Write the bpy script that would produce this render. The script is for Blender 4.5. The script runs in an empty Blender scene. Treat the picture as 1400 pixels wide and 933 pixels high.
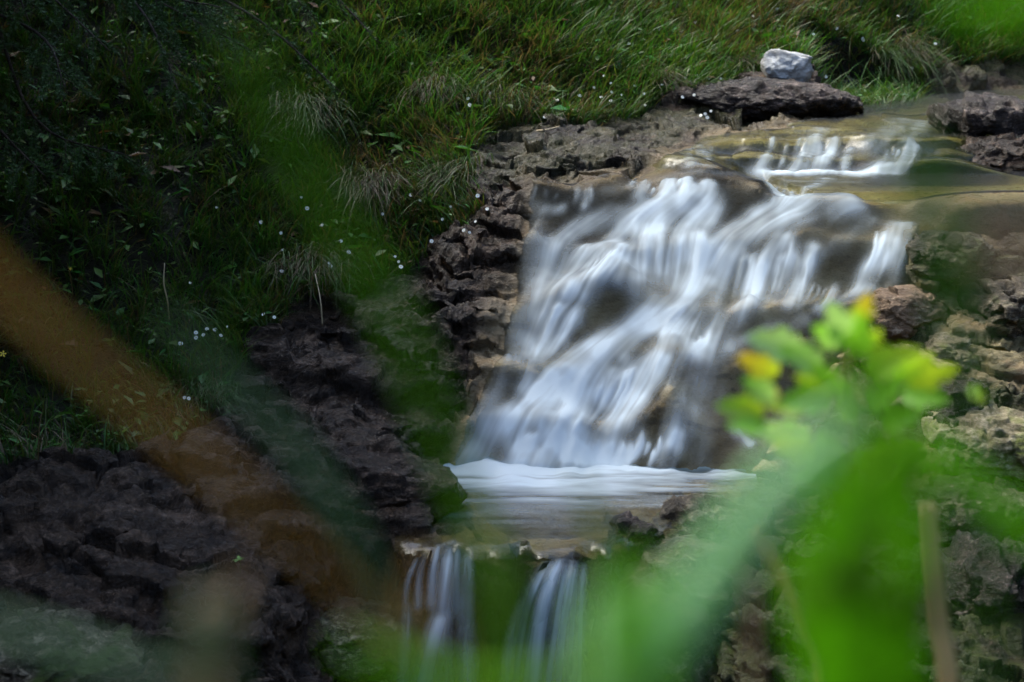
import bpy, math, random
import numpy as np
from mathutils import Vector, Matrix
PI = math.pi
rng = np.random.default_rng(11)
random.seed(11)
C = bpy.context.scene.collection
S = bpy.context.scene

# ------------------------------------------------------------------ camera, sky, sun, exposure
PITCH = math.radians(12.7)
CAM = np.array([0.0, 0.0, 2.04])
FPX = 70 / 36 * 1400
cam_d = bpy.data.cameras.new('camera')
cam_d.lens = 70
cam_d.sensor_width = 36
cam_d.clip_start = 0.02
cam_d.clip_end = 400
cam_d.dof.use_dof = True
cam_d.dof.focus_distance = 7.2
cam_d.dof.aperture_fstop = 4.0
cam = bpy.data.objects.new('camera', cam_d)
C.objects.link(cam)
cam.location = CAM
cam.rotation_euler = (PI / 2 - PITCH, 0, 0)
S.camera = cam

SUN_EL, SUN_AZ = math.radians(52), math.radians(-50)     # azimuth from +Y towards +X
w = bpy.data.worlds.new('World')
S.world = w
w.use_nodes = True
sky = w.node_tree.nodes.new('ShaderNodeTexSky')
sky.sky_type = 'NISHITA'
sky.sun_disc = False
sky.sun_elevation = SUN_EL
sky.sun_rotation = SUN_AZ
sky.air_density = 1.0
sky.dust_density = 2.0
bg = w.node_tree.nodes['Background']
bg.inputs['Strength'].default_value = 0.115
w.node_tree.links.new(sky.outputs[0], bg.inputs[0])
sd = Vector((math.sin(SUN_AZ) * math.cos(SUN_EL), math.cos(SUN_AZ) * math.cos(SUN_EL), math.sin(SUN_EL)))
sl = bpy.data.lights.new('sun', 'SUN')
sl.energy = 1.45
sl.angle = math.radians(35)
sl.color = (1.0, 0.98, 0.86)
so = bpy.data.objects.new('sun', sl)
so.rotation_euler = sd.to_track_quat('Z', 'Y').to_euler()
so.location = (6, 10, 14)
C.objects.link(so)
S.view_settings.view_transform = 'Standard'
S.view_settings.look = 'None'
S.view_settings.gamma = 1
S.view_settings.use_curve_mapping = False
S.view_settings.exposure = 2.9
S.render.engine = 'CYCLES'
S.cycles.use_denoising = True
S.cycles.max_bounces = 8
S.cycles.transparent_max_bounces = 24
S.cycles.caustics_reflective = False
S.cycles.caustics_refractive = False
S.cycles.sample_clamp_indirect = 4

# ------------------------------------------------------------------ picture point -> place
CP, SP = math.cos(PITCH), math.sin(PITCH)

def ray(u, v):
    r, d = (u - 700) / FPX, (v - 466.5) / FPX
    return np.array([r, CP - d * SP, -SP - d * CP])

def at(u, v, y):
    q = ray(u, v)
    return CAM + q * (y / q[1])

def project(P):
    R = P - CAM
    dep = R[..., 1] * CP - R[..., 2] * SP
    up = R[..., 1] * SP + R[..., 2] * CP
    dep = np.where(dep > .05, dep, .05)
    return 700 + FPX * R[..., 0] / dep, 466.5 - FPX * up / dep

# ------------------------------------------------------------------ noise
def _h(ix, iy, iz, seed):
    n = (ix * 374761393 + iy * 668265263 + iz * 1440662683 + seed * 974711) & 0xffffffff
    n = ((n ^ (n >> 13)) * 1274126177) & 0xffffffff
    n = ((n ^ (n >> 15)) * 2246822519) & 0xffffffff
    return ((n ^ (n >> 16)) & 0xffff) / 65535.0

def noise3(p, seed=0):
    p = np.asarray(p, float)
    f = np.floor(p)
    i = f.astype(np.int64)
    t = p - f
    t = t * t * t * (t * (t * 6 - 15) + 10)
    x, y, z = i[..., 0], i[..., 1], i[..., 2]
    tx, ty, tz = t[..., 0], t[..., 1], t[..., 2]
    def L(a, b, k):
        return a + (b - a) * k
    c = [[[_h(x + a, y + b, z + d, seed) for d in (0, 1)] for b in (0, 1)] for a in (0, 1)]
    return L(L(L(c[0][0][0], c[1][0][0], tx), L(c[0][1][0], c[1][1][0], tx), ty),
             L(L(c[0][0][1], c[1][0][1], tx), L(c[0][1][1], c[1][1][1], tx), ty), tz) * 2 - 1

def fbm(p, octv=4, seed=0, gain=.5, ridged=False):
    p = np.asarray(p, float)
    a, s, tot = 1.0, 0.0, 0.0
    for k in range(octv):
        n = noise3(p * (2.03 ** k) + 17.3 * k, seed + k)
        if ridged:
            n = 1 - 2 * np.abs(n)
        s = s + a * n
        tot += a
        a *= gain
    return s / tot

def facet(p, seed=0):
    """broken-stone relief: every cell of a random mosaic is a plane tilted its own way"""
    p = np.asarray(p, float)
    i0 = np.floor(p).astype(np.int64)
    best = np.full(p.shape[:-1], 1e9)
    val = np.zeros(p.shape[:-1])
    for a in (-1, 0, 1):
        for b in (-1, 0, 1):
            for c in (-1, 0, 1):
                x, y, z = i0[..., 0] + a, i0[..., 1] + b, i0[..., 2] + c
                dx = x + _h(x, y, z, seed) - p[..., 0]
                dy = y + _h(x, y, z, seed + 1) - p[..., 1]
                dz = z + _h(x, y, z, seed + 2) - p[..., 2]
                d = dx * dx + dy * dy + dz * dz
                h = (_h(x, y, z, seed + 3) - .5) * 1.2 + (_h(x, y, z, seed + 4) - .5) * 2 * dx + (_h(x, y, z, seed + 5) - .5) * 2 * dy + (_h(x, y, z, seed + 6) - .5) * 2 * dz
                up = d < best
                val = np.where(up, h, val)
                best = np.where(up, d, best)
    return val

def sstep(a, b, x):
    t = np.clip((x - a) / (b - a), 0, 1)
    return t * t * (3 - 2 * t)

# ------------------------------------------------------------------ ground control points: (u, v, distance)
ctrl = [
    # cascade
    (625, 650, 6.97), (800, 650, 6.92), (1000, 662, 6.85), (1100, 640, 6.85),
    (700, 540, 7.15), (850, 540, 7.14), (1000, 540, 7.10), (1120, 540, 7.1),
    (690, 440, 7.42), (850, 440, 7.38), (1050, 430, 7.34), (1180, 430, 7.28),
    (735, 340, 7.68), (880, 340, 7.62), (1050, 345, 7.55), (1200, 350, 7.45),
    (735, 250, 7.95), (850, 247, 7.95), (960, 230, 8.0), (1060, 262, 7.78), (1150, 285, 7.6), (1235, 305, 7.55),
    # upper stream
    (930, 205, 8.5), (1000, 187, 8.75), (1100, 168, 8.95), (1250, 146, 9.7), (1330, 136, 10.1), (1450, 134, 10.4),
    # right shore
    (1340, 280, 7.56), (1420, 280, 7.56), (1350, 315, 7.38), (1310, 400, 7.25), (1370, 400, 7.3), (1350, 500, 6.95), (1300, 600, 6.65), (1400, 560, 6.8),
    (1210, 690, 6.35), (1300, 800, 6.0), (1390, 720, 6.3), (1350, 930, 5.55), (1100, 720, 6.25), (1150, 930, 5.5),
    (990, 692, 6.42), (900, 735, 6.2), (930, 850, 5.8), (900, 930, 5.55),
    # left shelf of rock
    (700, 200, 8.5), (640, 235, 8.25), (650, 300, 7.9), (640, 380, 7.6), (600, 330, 8.0), (600, 470, 7.35), (560, 400, 7.75), (450, 415, 7.65), (470, 520, 7.2),
    (560, 590, 6.95), (400, 570, 7.0), (330, 490, 7.3), (300, 600, 6.75), (150, 625, 6.6), (0, 650, 6.45), (-120, 640, 6.5),
    # lower left rock face
    (440, 625, 6.55), (560, 630, 6.6), (620, 690, 6.42), (300, 650, 6.4), (150, 690, 6.15), (0, 700, 6.05), (200, 800, 5.75), (0, 930, 5.3), (300, 930, 5.35), (480, 850, 5.75), (470, 930, 5.5), (520, 745, 6.15),
    # grassy bank
    (700, 170, 8.75), (850, 165, 8.95), (700, 0, 9.55), (560, 160, 8.75), (500, 260, 8.3), (400, 0, 9.35), (400, 200, 8.5), (300, 400, 7.75), (200, 520, 7.2), (100, 560, 6.95), (0, 560, 6.9), (200, 300, 7.95),
    (0, 300, 7.8), (0, 0, 9.0), (-150, 300, 7.7), (200, 0, 9.2), (-150, 0, 9.0), (-150, 520, 7.0),
    (920, 150, 9.2), (1000, 130, 9.4), (1100, 118, 9.6), (1180, 125, 9.7), (900, 0, 10.3), (1050, 60, 10.0), (1100, 0, 10.7), (1230, 118, 10.0), (1300, 110, 10.6), (1400, 110, 10.8), (1250, 0, 11.0), (1400, 0, 11.3), (1550, 0, 11.4), (1550, 120, 10.7),
]
P = [at(*c) for c in ctrl]
P += [np.array(q, float) for q in [
    # bottom of the middle pool, its shore, the upper stream bed
    (1.2, 7.85, .84), (1.5, 8.0, .84), (1.9, 8.0, .84), (2.3, 8.0, .85), (.95, 8.1, .86), (1.35, 8.25, .87), (1.8, 8.4, 1.0), (2.2, 8.9, .98), (2.0, 8.6, .91), (2.4, 8.45, .88),
    (1.5, 8.55, .93), (1.3, 8.85, .99), (1.7, 9.3, 1.0), (2.6, 10.2, .99),
    # lower pool bed
    (-.15, 6.75, -.1), (.3, 6.75, -.12), (.7, 6.72, -.1), (-.1, 6.4, -.12), (.25, 6.35, -.12), (.55, 6.45, -.09), (0, 6.12, -.05), (.2, 6.1, -.05), (-.22, 6.14, -.04),
    (-.1, 5.85, -.2), (.15, 5.8, -.25), (0, 5.2, -.6), (0, 4.7, -.85), (-.8, 4.8, -.75), (.9, 4.8, -.75), (2, 4.9, -.6), (-2, 4.8, -.5), (-3.2, 5.2, -.1), (3.2, 5.2, -.2),
    # near bank
    (0, 3.6, -.35), (-1.5, 3.4, -.2), (1.5, 3.4, -.2), (0, 2.6, .35), (-1.4, 2.4, .45), (1.4, 2.4, .45), (0, 1.6, .8), (1, 1.4, .9), (-1, 1.4, .9), (0, .6, 1.05), (0, -.6, 1.1), (2.5, 1, 1.0), (-2.5, 1, 1.1), (0, -3, 1.5),
    (-5, 0, 1.6), (5, 0, 1.3), (-5, 4, 1.2), (5, 4, .5), (-8, 2, 3), (8, 2, 2.4),
    # far hill
    (-2.6, 7, 1.0), (-3.2, 8, 1.9), (-3, 9.5, 2.6), (-4.5, 6, 1.6), (-5, 9, 3.4), (-8, 8, 5.2), (-3, 12, 4.2), (0, 11, 2.6), (0, 13, 4), (1.5, 12.5, 2.9), (3.2, 12.6, 2.6), (3, 14, 3.6), (-4, 15, 6), (1, 16, 5.6), (5, 15, 4.2),
    (0, 20, 8), (-8, 14, 7.5), (8, 14, 5), (8, 20, 8), (-8, 20, 9.5), (3.0, 6.5, .7), (3.2, 7.5, 1.0), (3.4, 9, 1.4), (4, 10.5, 1.2), (5, 8, 1.9), (8, 7, 3.6), (5, 10.6, 1.3), (5.5, 12, 2.2), (4, 5.6, .3)]]
P = np.array(P)
CEPS = .12
def _phi(dx, dy):
    return np.sqrt(dx * dx + dy * dy + CEPS * CEPS)
A = _phi(P[:, None, 0] - P[None, :, 0], P[:, None, 1] - P[None, :, 1]) - np.eye(len(P)) * .02
n_ = len(P)
M_ = np.zeros((n_ + 1, n_ + 1))
M_[:n_, :n_] = A
M_[:n_, n_] = M_[n_, :n_] = 1
sol = np.linalg.solve(M_, np.append(P[:, 2], 0))

def base_z(X, Y):
    out = np.full(X.shape, sol[-1])
    for k in range(n_):
        out += sol[k] * _phi(X - P[k, 0], Y - P[k, 1])
    return out

def line(*segs):
    L = [np.arange(a, b, s) for a, b, s in segs]
    return np.concatenate(L)
GX = line((-24, -9, .6), (-9, -3, .15), (-3, -2.2, .03), (-2.2, -.7, .010), (-.7, 1.75, .0065), (1.75, 2.8, .016), (2.8, 9, .15), (9, 24.1, .6))
GY = line((-22, -3, .6), (-3, 4, .1), (4, 5.2, .04), (5.2, 6.8, .007), (6.8, 8.1, .005), (8.1, 9.0, .008), (9.0, 10.8, .016), (10.8, 20, .15), (20, 36, .6))
X, Y = np.meshgrid(GX, GY, indexing='ij')
Z = base_z(X, Y)
# unseen sides of the ravine, raised steeply to cut the low sky light
Z = Z + 1.0 * np.clip(-X - 4.5, 0, 5) + 1.15 * np.clip(X - 4.5, 0, 7) + 1.1 * np.clip(-Y - 2.2, 0, 8) + .3 * np.clip(Y - 14, 0, 6)
Z = np.minimum(Z, 12 + .1 * Z)
U, V = project(np.stack([X, Y, Z], -1))

def poly_dist(U, V, pts):
    """signed distance in the photo's pixels to a polygon, positive inside"""
    pts = np.array(pts, float)
    d = np.full(U.shape, 1e9)
    ins = np.zeros(U.shape, bool)
    m = len(pts)
    for i in range(m):
        a, b = pts[i], pts[(i + 1) % m]
        e = b - a
        wx, wy = U - a[0], V - a[1]
        t = np.clip((wx * e[0] + wy * e[1]) / (e @ e + 1e-9), 0, 1)
        d = np.minimum(d, np.hypot(wx - t * e[0], wy - t * e[1]))
        c = ((a[1] <= V) & (b[1] > V)) | ((b[1] <= V) & (a[1] > V))
        with np.errstate(divide='ignore', invalid='ignore'):
            xx = a[0] + (V - a[1]) / (b[1] - a[1]) * (b[0] - a[0])
        ins ^= c & (U < xx)
    return np.where(ins, d, -d)

GRASS = [(-900, -900), (2400, -900), (2400, 95), (1380, 88), (1290, 96), (1245, 122), (1180, 122), (1130, 100), (1040, 104), (985, 128), (900, 145), (850, 168),
         (760, 172), (690, 176), (655, 200), (625, 232), (668, 285), (640, 320), (600, 325), (570, 365), (520, 400), (455, 412), (395, 425), (330, 475), (330, 520), (290, 590), (180, 618), (60, 640), (-900, 660)]
CASC = [(600, 660), (640, 560), (680, 470), (700, 380), (715, 290), (716, 246), (860, 232), (930, 200), (960, 180), (1050, 165), (1130, 145), (1190, 130), (1500, 115), (1600, 115), (1600, 320), (1330, 330), (1275, 325), (1240, 400), (1180, 440), (1120, 560), (1060, 640), (1020, 670), (800, 665)]
front = (Y > 4)
PN = np.stack([X, Y, Z], -1)
wob = 14 * fbm(PN * 3.1, 3, 5)
g_d = np.where(front, poly_dist(U, V, GRASS), np.where(Y < 2.9, 50, -50)) + wob
c_d = np.where(front, poly_dist(U, V, CASC), -300)
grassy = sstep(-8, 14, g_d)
inflow = sstep(-14, 18, c_d)

# ledges: risers and treads cut into the rock of the cascade and of the left shelf
def terrace(z, h, sharp, ph):
    q = (z + ph) / h
    k = np.floor(q)
    f = q - k
    f = f ** sharp / (f ** sharp + (1 - f) ** sharp)
    return (k + f) * h - ph
ul = sstep(.75, 1.0, X) * (1 - sstep(2.5, 2.8, X)) * sstep(8.28, 8.36, Y) * (1 - sstep(9.2, 9.5, Y))
nzl = fbm(np.stack([X * 3.1, Y * 0, Y * 0], -1), 3, 511)
Z = Z + (.865 + .07 * sstep(8.34, 8.40, Y + .10 * nzl) + .075 * sstep(8.52, 8.60, Y + .16 * nzl + .08 * (X - 1.4)) - Z) * .85 * ul
warp = .10 * fbm(PN * np.array([2.2, 2.2, 1.5]), 3, 31)
rockm = (1 - grassy) * sstep(4.6, 5.4, Y)
steep = sstep(6.75, 7.0, Y) * (1 - sstep(7.9, 8.1, Y))
Zt = terrace(Z, .19, 3.2, warp + .03)
Z = Z + (Zt - Z) * .5 * steep * rockm
Zs = terrace(Z, .085, 3.0, .06 * fbm(PN * np.array([3., 3., 1.]), 3, 77) + .25 * X)
left = (1 - inflow) * rockm * (1 - sstep(4.6, 5.4, 10 - Y) * 0)
Z = Z + (Zs - Z) * .8 * left
# rounded stones swelling out of the cascade bed
def mound(u, v, y, r, h, sx=1.0):
    global Z
    q = at(u, v, y)
    d2 = ((X - q[0]) / sx) ** 2 + (Y - q[1]) ** 2
    Z = Z + h * np.exp(-d2 / (r * r))
for a in [(830, 400, 7.5, .10, .10, 1.3), (780, 430, 7.4, .08, .07, 1.2), (960, 250, 7.85, .17, .05, 1.8), (1060, 310, 7.62, .10, .05, 1.8), (930, 520, 7.18, .13, .05, 1),
          (1100, 480, 7.2, .12, .05, 1.4), (900, 620, 6.95, .09, .05), (760, 600, 7.0, .1, .04)]:
    mound(*a)
# roughness of the rock; bumps under the grass
Z = Z + .07 * fbm(np.stack([X * 5.5, Y * 3, 0 * X], -1), 3, 401) * inflow * sstep(6.6, 6.8, Y) * (1 - sstep(7.1, 7.4, Y))
PN = np.stack([X, Y, Z], -1)
rough = fbm(PN * np.array([4.5, 4.5, 1.5]), 4, 3, .42, True)
fine = fbm(PN * np.array([17, 17, 26]), 4, 9, .6, True)
sel = (rockm > .02) & (Y > 4.6) & (np.abs(X) < 3.2) & (Y < 11.5)
fct = np.zeros(X.shape)
fct[sel] = facet(PN[sel] * np.array([4., 4., 1.5]), 201)
calm = 1 - .85 * sstep(1.0, 1.2, X) * sstep(7.3, 7.5, Y) * (1 - sstep(8.3, 8.5, Y))
Z = Z + calm * rockm * ((.026 * rough + .003 * fine + .030 * fct) * (1 - inflow) + (.012 * rough + .003 * fine + .020 * fct) * inflow)
Z = Z + grassy * .05 * fbm(np.stack([X, Y, X * 0], -1) * 3.3, 3, 51) * sstep(3, 5, Y)
# the lip of the lower pool and the gorge under it
def lip_at(x):
    return 6.08 + .025 * np.sin(x * 9) - .09 * np.exp(-((x - .13) / .13) ** 2) + .25 * sstep(.28, .6, x) + .06 * sstep(-.30, -.5, x) + .025 * np.sin(x * 31 + 1) + .018 * np.sin(x * 57)
lip_y = lip_at(X) + .02 * rough
gorge = sstep(-.80, -.38, X) * (1 - sstep(.32, .80, X))
Z = Z - gorge * .62 * sstep(.02, -.10, Y - lip_y) * sstep(3.6, 4.6, Y)
# keep the pools open
POOL = [(590, 640), (640, 664), (650, 700), (628, 722), (560, 738), (545, 775), (650, 790), (740, 790), (815, 790), (835, 728), (900, 702), (985, 690), (1015, 655), (900, 640), (700, 640)]
U0, V0 = project(np.stack([X, Y, 0 * X], -1))
pool_in = sstep(-3, 10, poly_dist(U0, V0, POOL) + 5 * fbm(PN * 5, 3, 61)) * (Y > 5.5) * sstep(.03, .08, Y - lip_y)
Z = np.where(Z > -.05, Z + (-.035 - Z) * pool_in, Z)

for (x0, x1, y0, y1, lev) in ((.98, 2.9, 7.68, 8.27, .85), (1.45, 3.4, 9.35, 10.45, .985)):
    m_ = sstep(x0, x0 + .12, X + .05 * fine) * (1 - sstep(x1 - .1, x1, X)) * sstep(y0, y0 + .05, Y + .04 * rough) * (1 - sstep(y1 - .05, y1, Y + .03 * rough))
    Z = np.where(Z > lev, Z + (lev - Z) * m_, Z)

def grid_interp(F, x, y):
    i = np.clip(np.searchsorted(GX, x) - 1, 0, len(GX) - 2)
    j = np.clip(np.searchsorted(GY, y) - 1, 0, len(GY) - 2)
    tx = np.clip((x - GX[i]) / (GX[i + 1] - GX[i]), 0, 1)
    ty = np.clip((y - GY[j]) / (GY[j + 1] - GY[j]), 0, 1)
    return (F[i, j] * (1 - tx) + F[i + 1, j] * tx) * (1 - ty) + (F[i, j + 1] * (1 - tx) + F[i + 1, j + 1] * tx) * ty

def gz(x, y):
    return float(grid_interp(Z, np.array([x]), np.array([y]))[0])

def hit(u, v, y0=4.5, y1=18):
    """first point of the ground seen at a picture point"""
    q = ray(u, v)
    ys = np.arange(y0, y1, .004)
    pts = CAM + q[None] * (ys / q[1])[:, None]
    h = grid_interp(Z, pts[:, 0], pts[:, 1])
    k = np.argmax(pts[:, 2] < h)
    return pts[k]

# ------------------------------------------------------------------ mesh helpers
def mesh_obj(name, verts, faces, mats, parent=None, smooth=True, attrs=None, fmat=None, loc=None):
    me = bpy.data.meshes.new(name)
    verts = np.asarray(verts, np.float32).reshape(-1, 3)
    if isinstance(faces, np.ndarray):
        m, k = faces.shape
        me.vertices.add(len(verts))
        me.vertices.foreach_set('co', verts.ravel())
        me.loops.add(m * k)
        me.loops.foreach_set('vertex_index', faces.astype(np.int32).ravel())
        me.polygons.add(m)
        me.polygons.foreach_set('loop_start', np.arange(0, m * k, k, dtype=np.int32))
        me.update(calc_edges=True)
    else:
        me.from_pydata(verts.tolist(), [], faces)
    me.polygons.foreach_set('use_smooth', [smooth] * len(me.polygons))
    if fmat is not None:
        me.polygons.foreach_set('material_index', np.asarray(fmat, np.int32))
    for k, a in (attrs or {}).items():
        a = np.asarray(a, np.float32)
        if a.ndim == 1:
            at_ = me.attributes.new(k, 'FLOAT', 'POINT')
            at_.data.foreach_set('value', a)
        else:
            at_ = me.attributes.new(k, 'FLOAT_COLOR', 'POINT')
            at_.data.foreach_set('color', np.concatenate([a, np.ones((len(a), 1), np.float32)], 1).ravel())
    for m in (mats if isinstance(mats, (list, tuple)) else [mats]):
        me.materials.append(m)
    me.update()
    o = bpy.data.objects.new(name, me)
    C.objects.link(o)
    if parent is not None:
        o.parent = parent
    if loc is not None:
        o.location = loc
    return o

def tag(o, label=None, cat=None, group=None, kind=None):
    for k, a in (('label', label), ('category', cat), ('group', group), ('kind', kind)):
        if a:
            o[k] = a
    return o

def empty(name, loc, rz=0):
    o = bpy.data.objects.new(name, None)
    o.location = loc
    o.rotation_euler = (0, 0, rz)
    o.empty_display_size = .05
    C.objects.link(o)
    return o

def grid_faces(ni, nj, keep=None):
    i, j = np.meshgrid(np.arange(ni - 1), np.arange(nj - 1), indexing='ij')
    a = i * nj + j
    f = np.stack([a, a + nj, a + nj + 1, a + 1], -1).reshape(-1, 4)
    return f if keep is None else f[keep.reshape(-1)]

def tube(pts, radii, n=8, cap=True):
    pts = np.asarray(pts, float)
    radii = np.broadcast_to(np.asarray(radii, float), (len(pts),))
    T = np.gradient(pts, axis=0)
    T /= np.linalg.norm(T, axis=1)[:, None] + 1e-9
    vs = []
    ref = np.array([.31, .17, .93])
    for p, t, r in zip(pts, T, radii):
        a = np.cross(t, ref)
        a /= np.linalg.norm(a) + 1e-9
        b = np.cross(t, a)
        for k in range(n):
            vs.append(p + r * (a * math.cos(2 * PI * k / n) + b * math.sin(2 * PI * k / n)))
    fs = []
    for i in range(len(pts) - 1):
        for k in range(n):
            fs.append((i * n + k, i * n + (k + 1) % n, (i + 1) * n + (k + 1) % n, (i + 1) * n + k))
    if cap:
        fs.append(tuple(range(n))[::-1])
        fs.append(tuple((len(pts) - 1) * n + k for k in range(n)))
    return vs, fs

def curve3(pts, m):
    """Catmull-Rom through points, m samples"""
    pts = np.asarray(pts, float)
    q = np.vstack([2 * pts[0] - pts[1], pts, 2 * pts[-1] - pts[-2]])
    t = np.linspace(0, len(pts) - 1 - 1e-6, m)
    k = t.astype(int)
    f = (t - k)[:, None]
    a, b, c, d = q[k], q[k + 1], q[k + 2], q[k + 3]
    return .5 * (2 * b + (c - a) * f + (2 * a - 5 * b + 4 * c - d) * f ** 2 + (3 * b - a - 3 * c + d) * f ** 3)

# ------------------------------------------------------------------ materials
def new_mat(name):
    m = bpy.data.materials.new(name)
    m.use_nodes = True
    nt = m.node_tree
    nt.nodes.clear()
    out = nt.nodes.new('ShaderNodeOutputMaterial')
    def N(t, **kw):
        n = nt.nodes.new('ShaderNode' + t)
        for k, v in kw.items():
            if k.startswith('_'):
                setattr(n, k[1:], v)
        return n
    def L(a, b):
        nt.links.new(a, b)
    return m, nt, out, N, L

def ramp(N, L, src, stops, interp='LINEAR'):
    r = N('ValToRGB')
    r.color_ramp.interpolation = interp
    e = r.color_ramp.elements
    while len(e) < len(stops):
        e.new(.5)
    for el, (p, c) in zip(e, stops):
        el.position = p
        el.color = (*c, 1) if isinstance(c, (tuple, list)) else (c, c, c, 1)
    L(src, r.inputs[0])
    return r.outputs[0]

def noise_n(N, L, co, scale, detail=6, rough=.6, dist=0, stretch=None):
    if stretch:
        mp = N('Mapping')
        mp.inputs['Scale'].default_value = stretch
        L(co, mp.inputs[0])
        co = mp.outputs[0]
    n = N('TexNoise')
    n.inputs['Scale'].default_value = scale
    n.inputs['Detail'].default_value = detail
    n.inputs['Roughness'].default_value = rough
    n.inputs['Distortion'].default_value = dist
    L(co, n.inputs['Vector'])
    return n.outputs[0]

def mixc(N, L, fac, a, b, mode='MIX'):
    m = N('Mix', _data_type='RGBA', _blend_type=mode)
    for s, k in ((fac, 0), (a, 6), (b, 7)):
        if hasattr(s, 'is_output'):
            L(s, m.inputs[k])
        else:
            m.inputs[k].default_value = (*s, 1) if isinstance(s, (tuple, list)) else s
    return m.outputs[2]

def mth(N, L, op, a, b=None, clamp=False):
    m = N('Math', _operation=op, _use_clamp=clamp)
    for k, s in enumerate((a, b)):
        if s is None:
            continue
        if hasattr(s, 'is_output'):
            L(s, m.inputs[k])
        else:
            m.inputs[k].default_value = s
    return m.outputs[0]

def rock_material(name, dark, mid, pale, pale_amt=.5, moss=0.0, wet=.6, mosscol=(.035, .055, .008), bed=False, coord='Object', scale=1.0, bump=1.0):
    m, nt, out, N, L = new_mat(name)
    tc = N('TexCoord').outputs[coord]
    n1 = noise_n(N, L, tc, 5.5 * scale, 12, .66, .4)
    n2 = noise_n(N, L, tc, 23 * scale, 8, .7, .2, (1, 1, 1.8))
    n3 = noise_n(N, L, tc, 2.3 * scale, 5, .6)
    n4 = noise_n(N, L, tc, 75 * scale, 6, .7)
    col = ramp(N, L, n1, [(.30, dark), (.55, mid), (.8, tuple(.5 * (a + b) for a, b in zip(mid, pale)))])
    k = mth(N, L, 'MULTIPLY', ramp(N, L, n2, [(.60 - .1 * pale_amt, 0.0), (.74 - .1 * pale_amt, 1.0)]), ramp(N, L, n3, [(.52 - .25 * pale_amt, 0.0), (.70 - .15 * pale_amt, 1.0)]))
    col = mixc(N, L, k, col, pale)
    n5 = noise_n(N, L, tc, 120 * scale, 5, .75, .3)
    fk = mth(N, L, 'MULTIPLY', ramp(N, L, n5, [(.555, 0.0), (.63, 1.0)]), ramp(N, L, n1, [(.42, .15), (.60, .9)]))
    col = mixc(N, L, mth(N, L, 'MULTIPLY', fk, .8), col, pale)
    # crevice shade painted into the colour as near-black noise streaks
    fl = ramp(N, L, noise_n(N, L, tc, 9 * scale, 8, .7, .6, (1, 1, 2.4)), [(.50, 0.0), (.60, .85)])
    col = mixc(N, L, mth(N, L, 'MULTIPLY', fl, .75 * (1 - .5 * pale_amt)), col, tuple(.28 * c for c in dark))
    if bed:
        a = N('Attribute', _attribute_name='bed').outputs['Fac']
        bc = ramp(N, L, n1, [(.28, (.13, .085, .04)), (.46, (.34, .24, .125)), (.68, (.50, .39, .23))])
        bc = mixc(N, L, ramp(N, L, n2, [(.58, 0.0), (.72, .6)]), bc, (.06, .045, .035))
        col = mixc(N, L, a, col, bc)
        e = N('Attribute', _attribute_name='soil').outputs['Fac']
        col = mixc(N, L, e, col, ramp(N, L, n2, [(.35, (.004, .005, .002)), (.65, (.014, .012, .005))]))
        ms = N('Attribute', _attribute_name='moss').outputs['Fac']
        mk = mth(N, L, 'MULTIPLY', ramp(N, L, n1, [(.40, 0.0), (.52, 1.0)]), ms)
        col = mixc(N, L, mk, col, mixc(N, L, n4, (.012, .022, .004), (.05, .07, .012)))
    if moss > 0:
        g = N('NewGeometry').outputs['Normal']
        sx = N('SeparateXYZ')
        L(g, sx.inputs[0])
        up = ramp(N, L, sx.outputs[2], [(.0, .35), (.75, 1.0)])
        mk = mth(N, L, 'MULTIPLY', ramp(N, L, noise_n(N, L, tc, 4.2 * scale, 8, .65, .3), [(.62 - .32 * moss, 0.0), (.72 - .30 * moss, 1.0)]), up)
        col = mixc(N, L, mk, col, mixc(N, L, n4, mosscol, tuple(2.4 * c for c in mosscol)))
    b = N('BsdfPrincipled')
    L(col, b.inputs['Base Color'])
    ro = ramp(N, L, n2, [(.3, .62 - .42 * wet), (.75, .85 - .35 * wet)])
    L(ro, b.inputs['Roughness'])
    b.inputs['Specular IOR Level'].default_value = .20
    hgt = mth(N, L, 'ADD', mth(N, L, 'MULTIPLY', n2, .6), mth(N, L, 'MULTIPLY', n4, .22))
    hgt = mth(N, L, 'ADD', hgt, mth(N, L, 'MULTIPLY', n1, .8))
    hgt = mth(N, L, 'ADD', hgt, mth(N, L, 'MULTIPLY', n5, .16))
    bp = N('Bump')
    bp.inputs['Strength'].default_value = .9
    bp.inputs['Distance'].default_value = .045 * bump / scale
    L(hgt, bp.inputs['Height'])
    L(bp.outputs[0], b.inputs['Normal'])
    L(b.outputs[0], out.inputs[0])
    return m

M_ground = rock_material('wet_brown_rock', (.0022, .0013, .0008), (.027, .0155, .0078), (.26, .175, .12), .4, bed=True, wet=1.05)
M_dark = rock_material('dark_wet_rock', (.0022, .0013, .0008), (.019, .0105, .006), (.24, .16, .11), .4, wet=1.0)
M_purple = rock_material('glossy_dark_rock', (.0025, .0018, .0015), (.020, .013, .010), (.32, .24, .20), .45, wet=1.05)
M_pale = rock_material('pale_limestone', (.16, .16, .155), (.52, .52, .50), (.70, .70, .68), .5, wet=.1)
M_tan = rock_material('tan_tufa', (.05, .03, .018), (.20, .13, .075), (.36, .29, .2), .6, wet=.35)
M_mossy = rock_material('mossy_rock', (.007, .006, .004), (.06, .045, .028), (.36, .30, .20), .8, moss=.38, wet=.7, mosscol=(.022, .032, .006))
M_mossy_pale = rock_material('mossy_pale_tufa', (.03, .025, .014), (.22, .18, .10), (.48, .42, .30), .9, moss=.42, wet=.45, mosscol=(.06, .07, .012))

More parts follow.
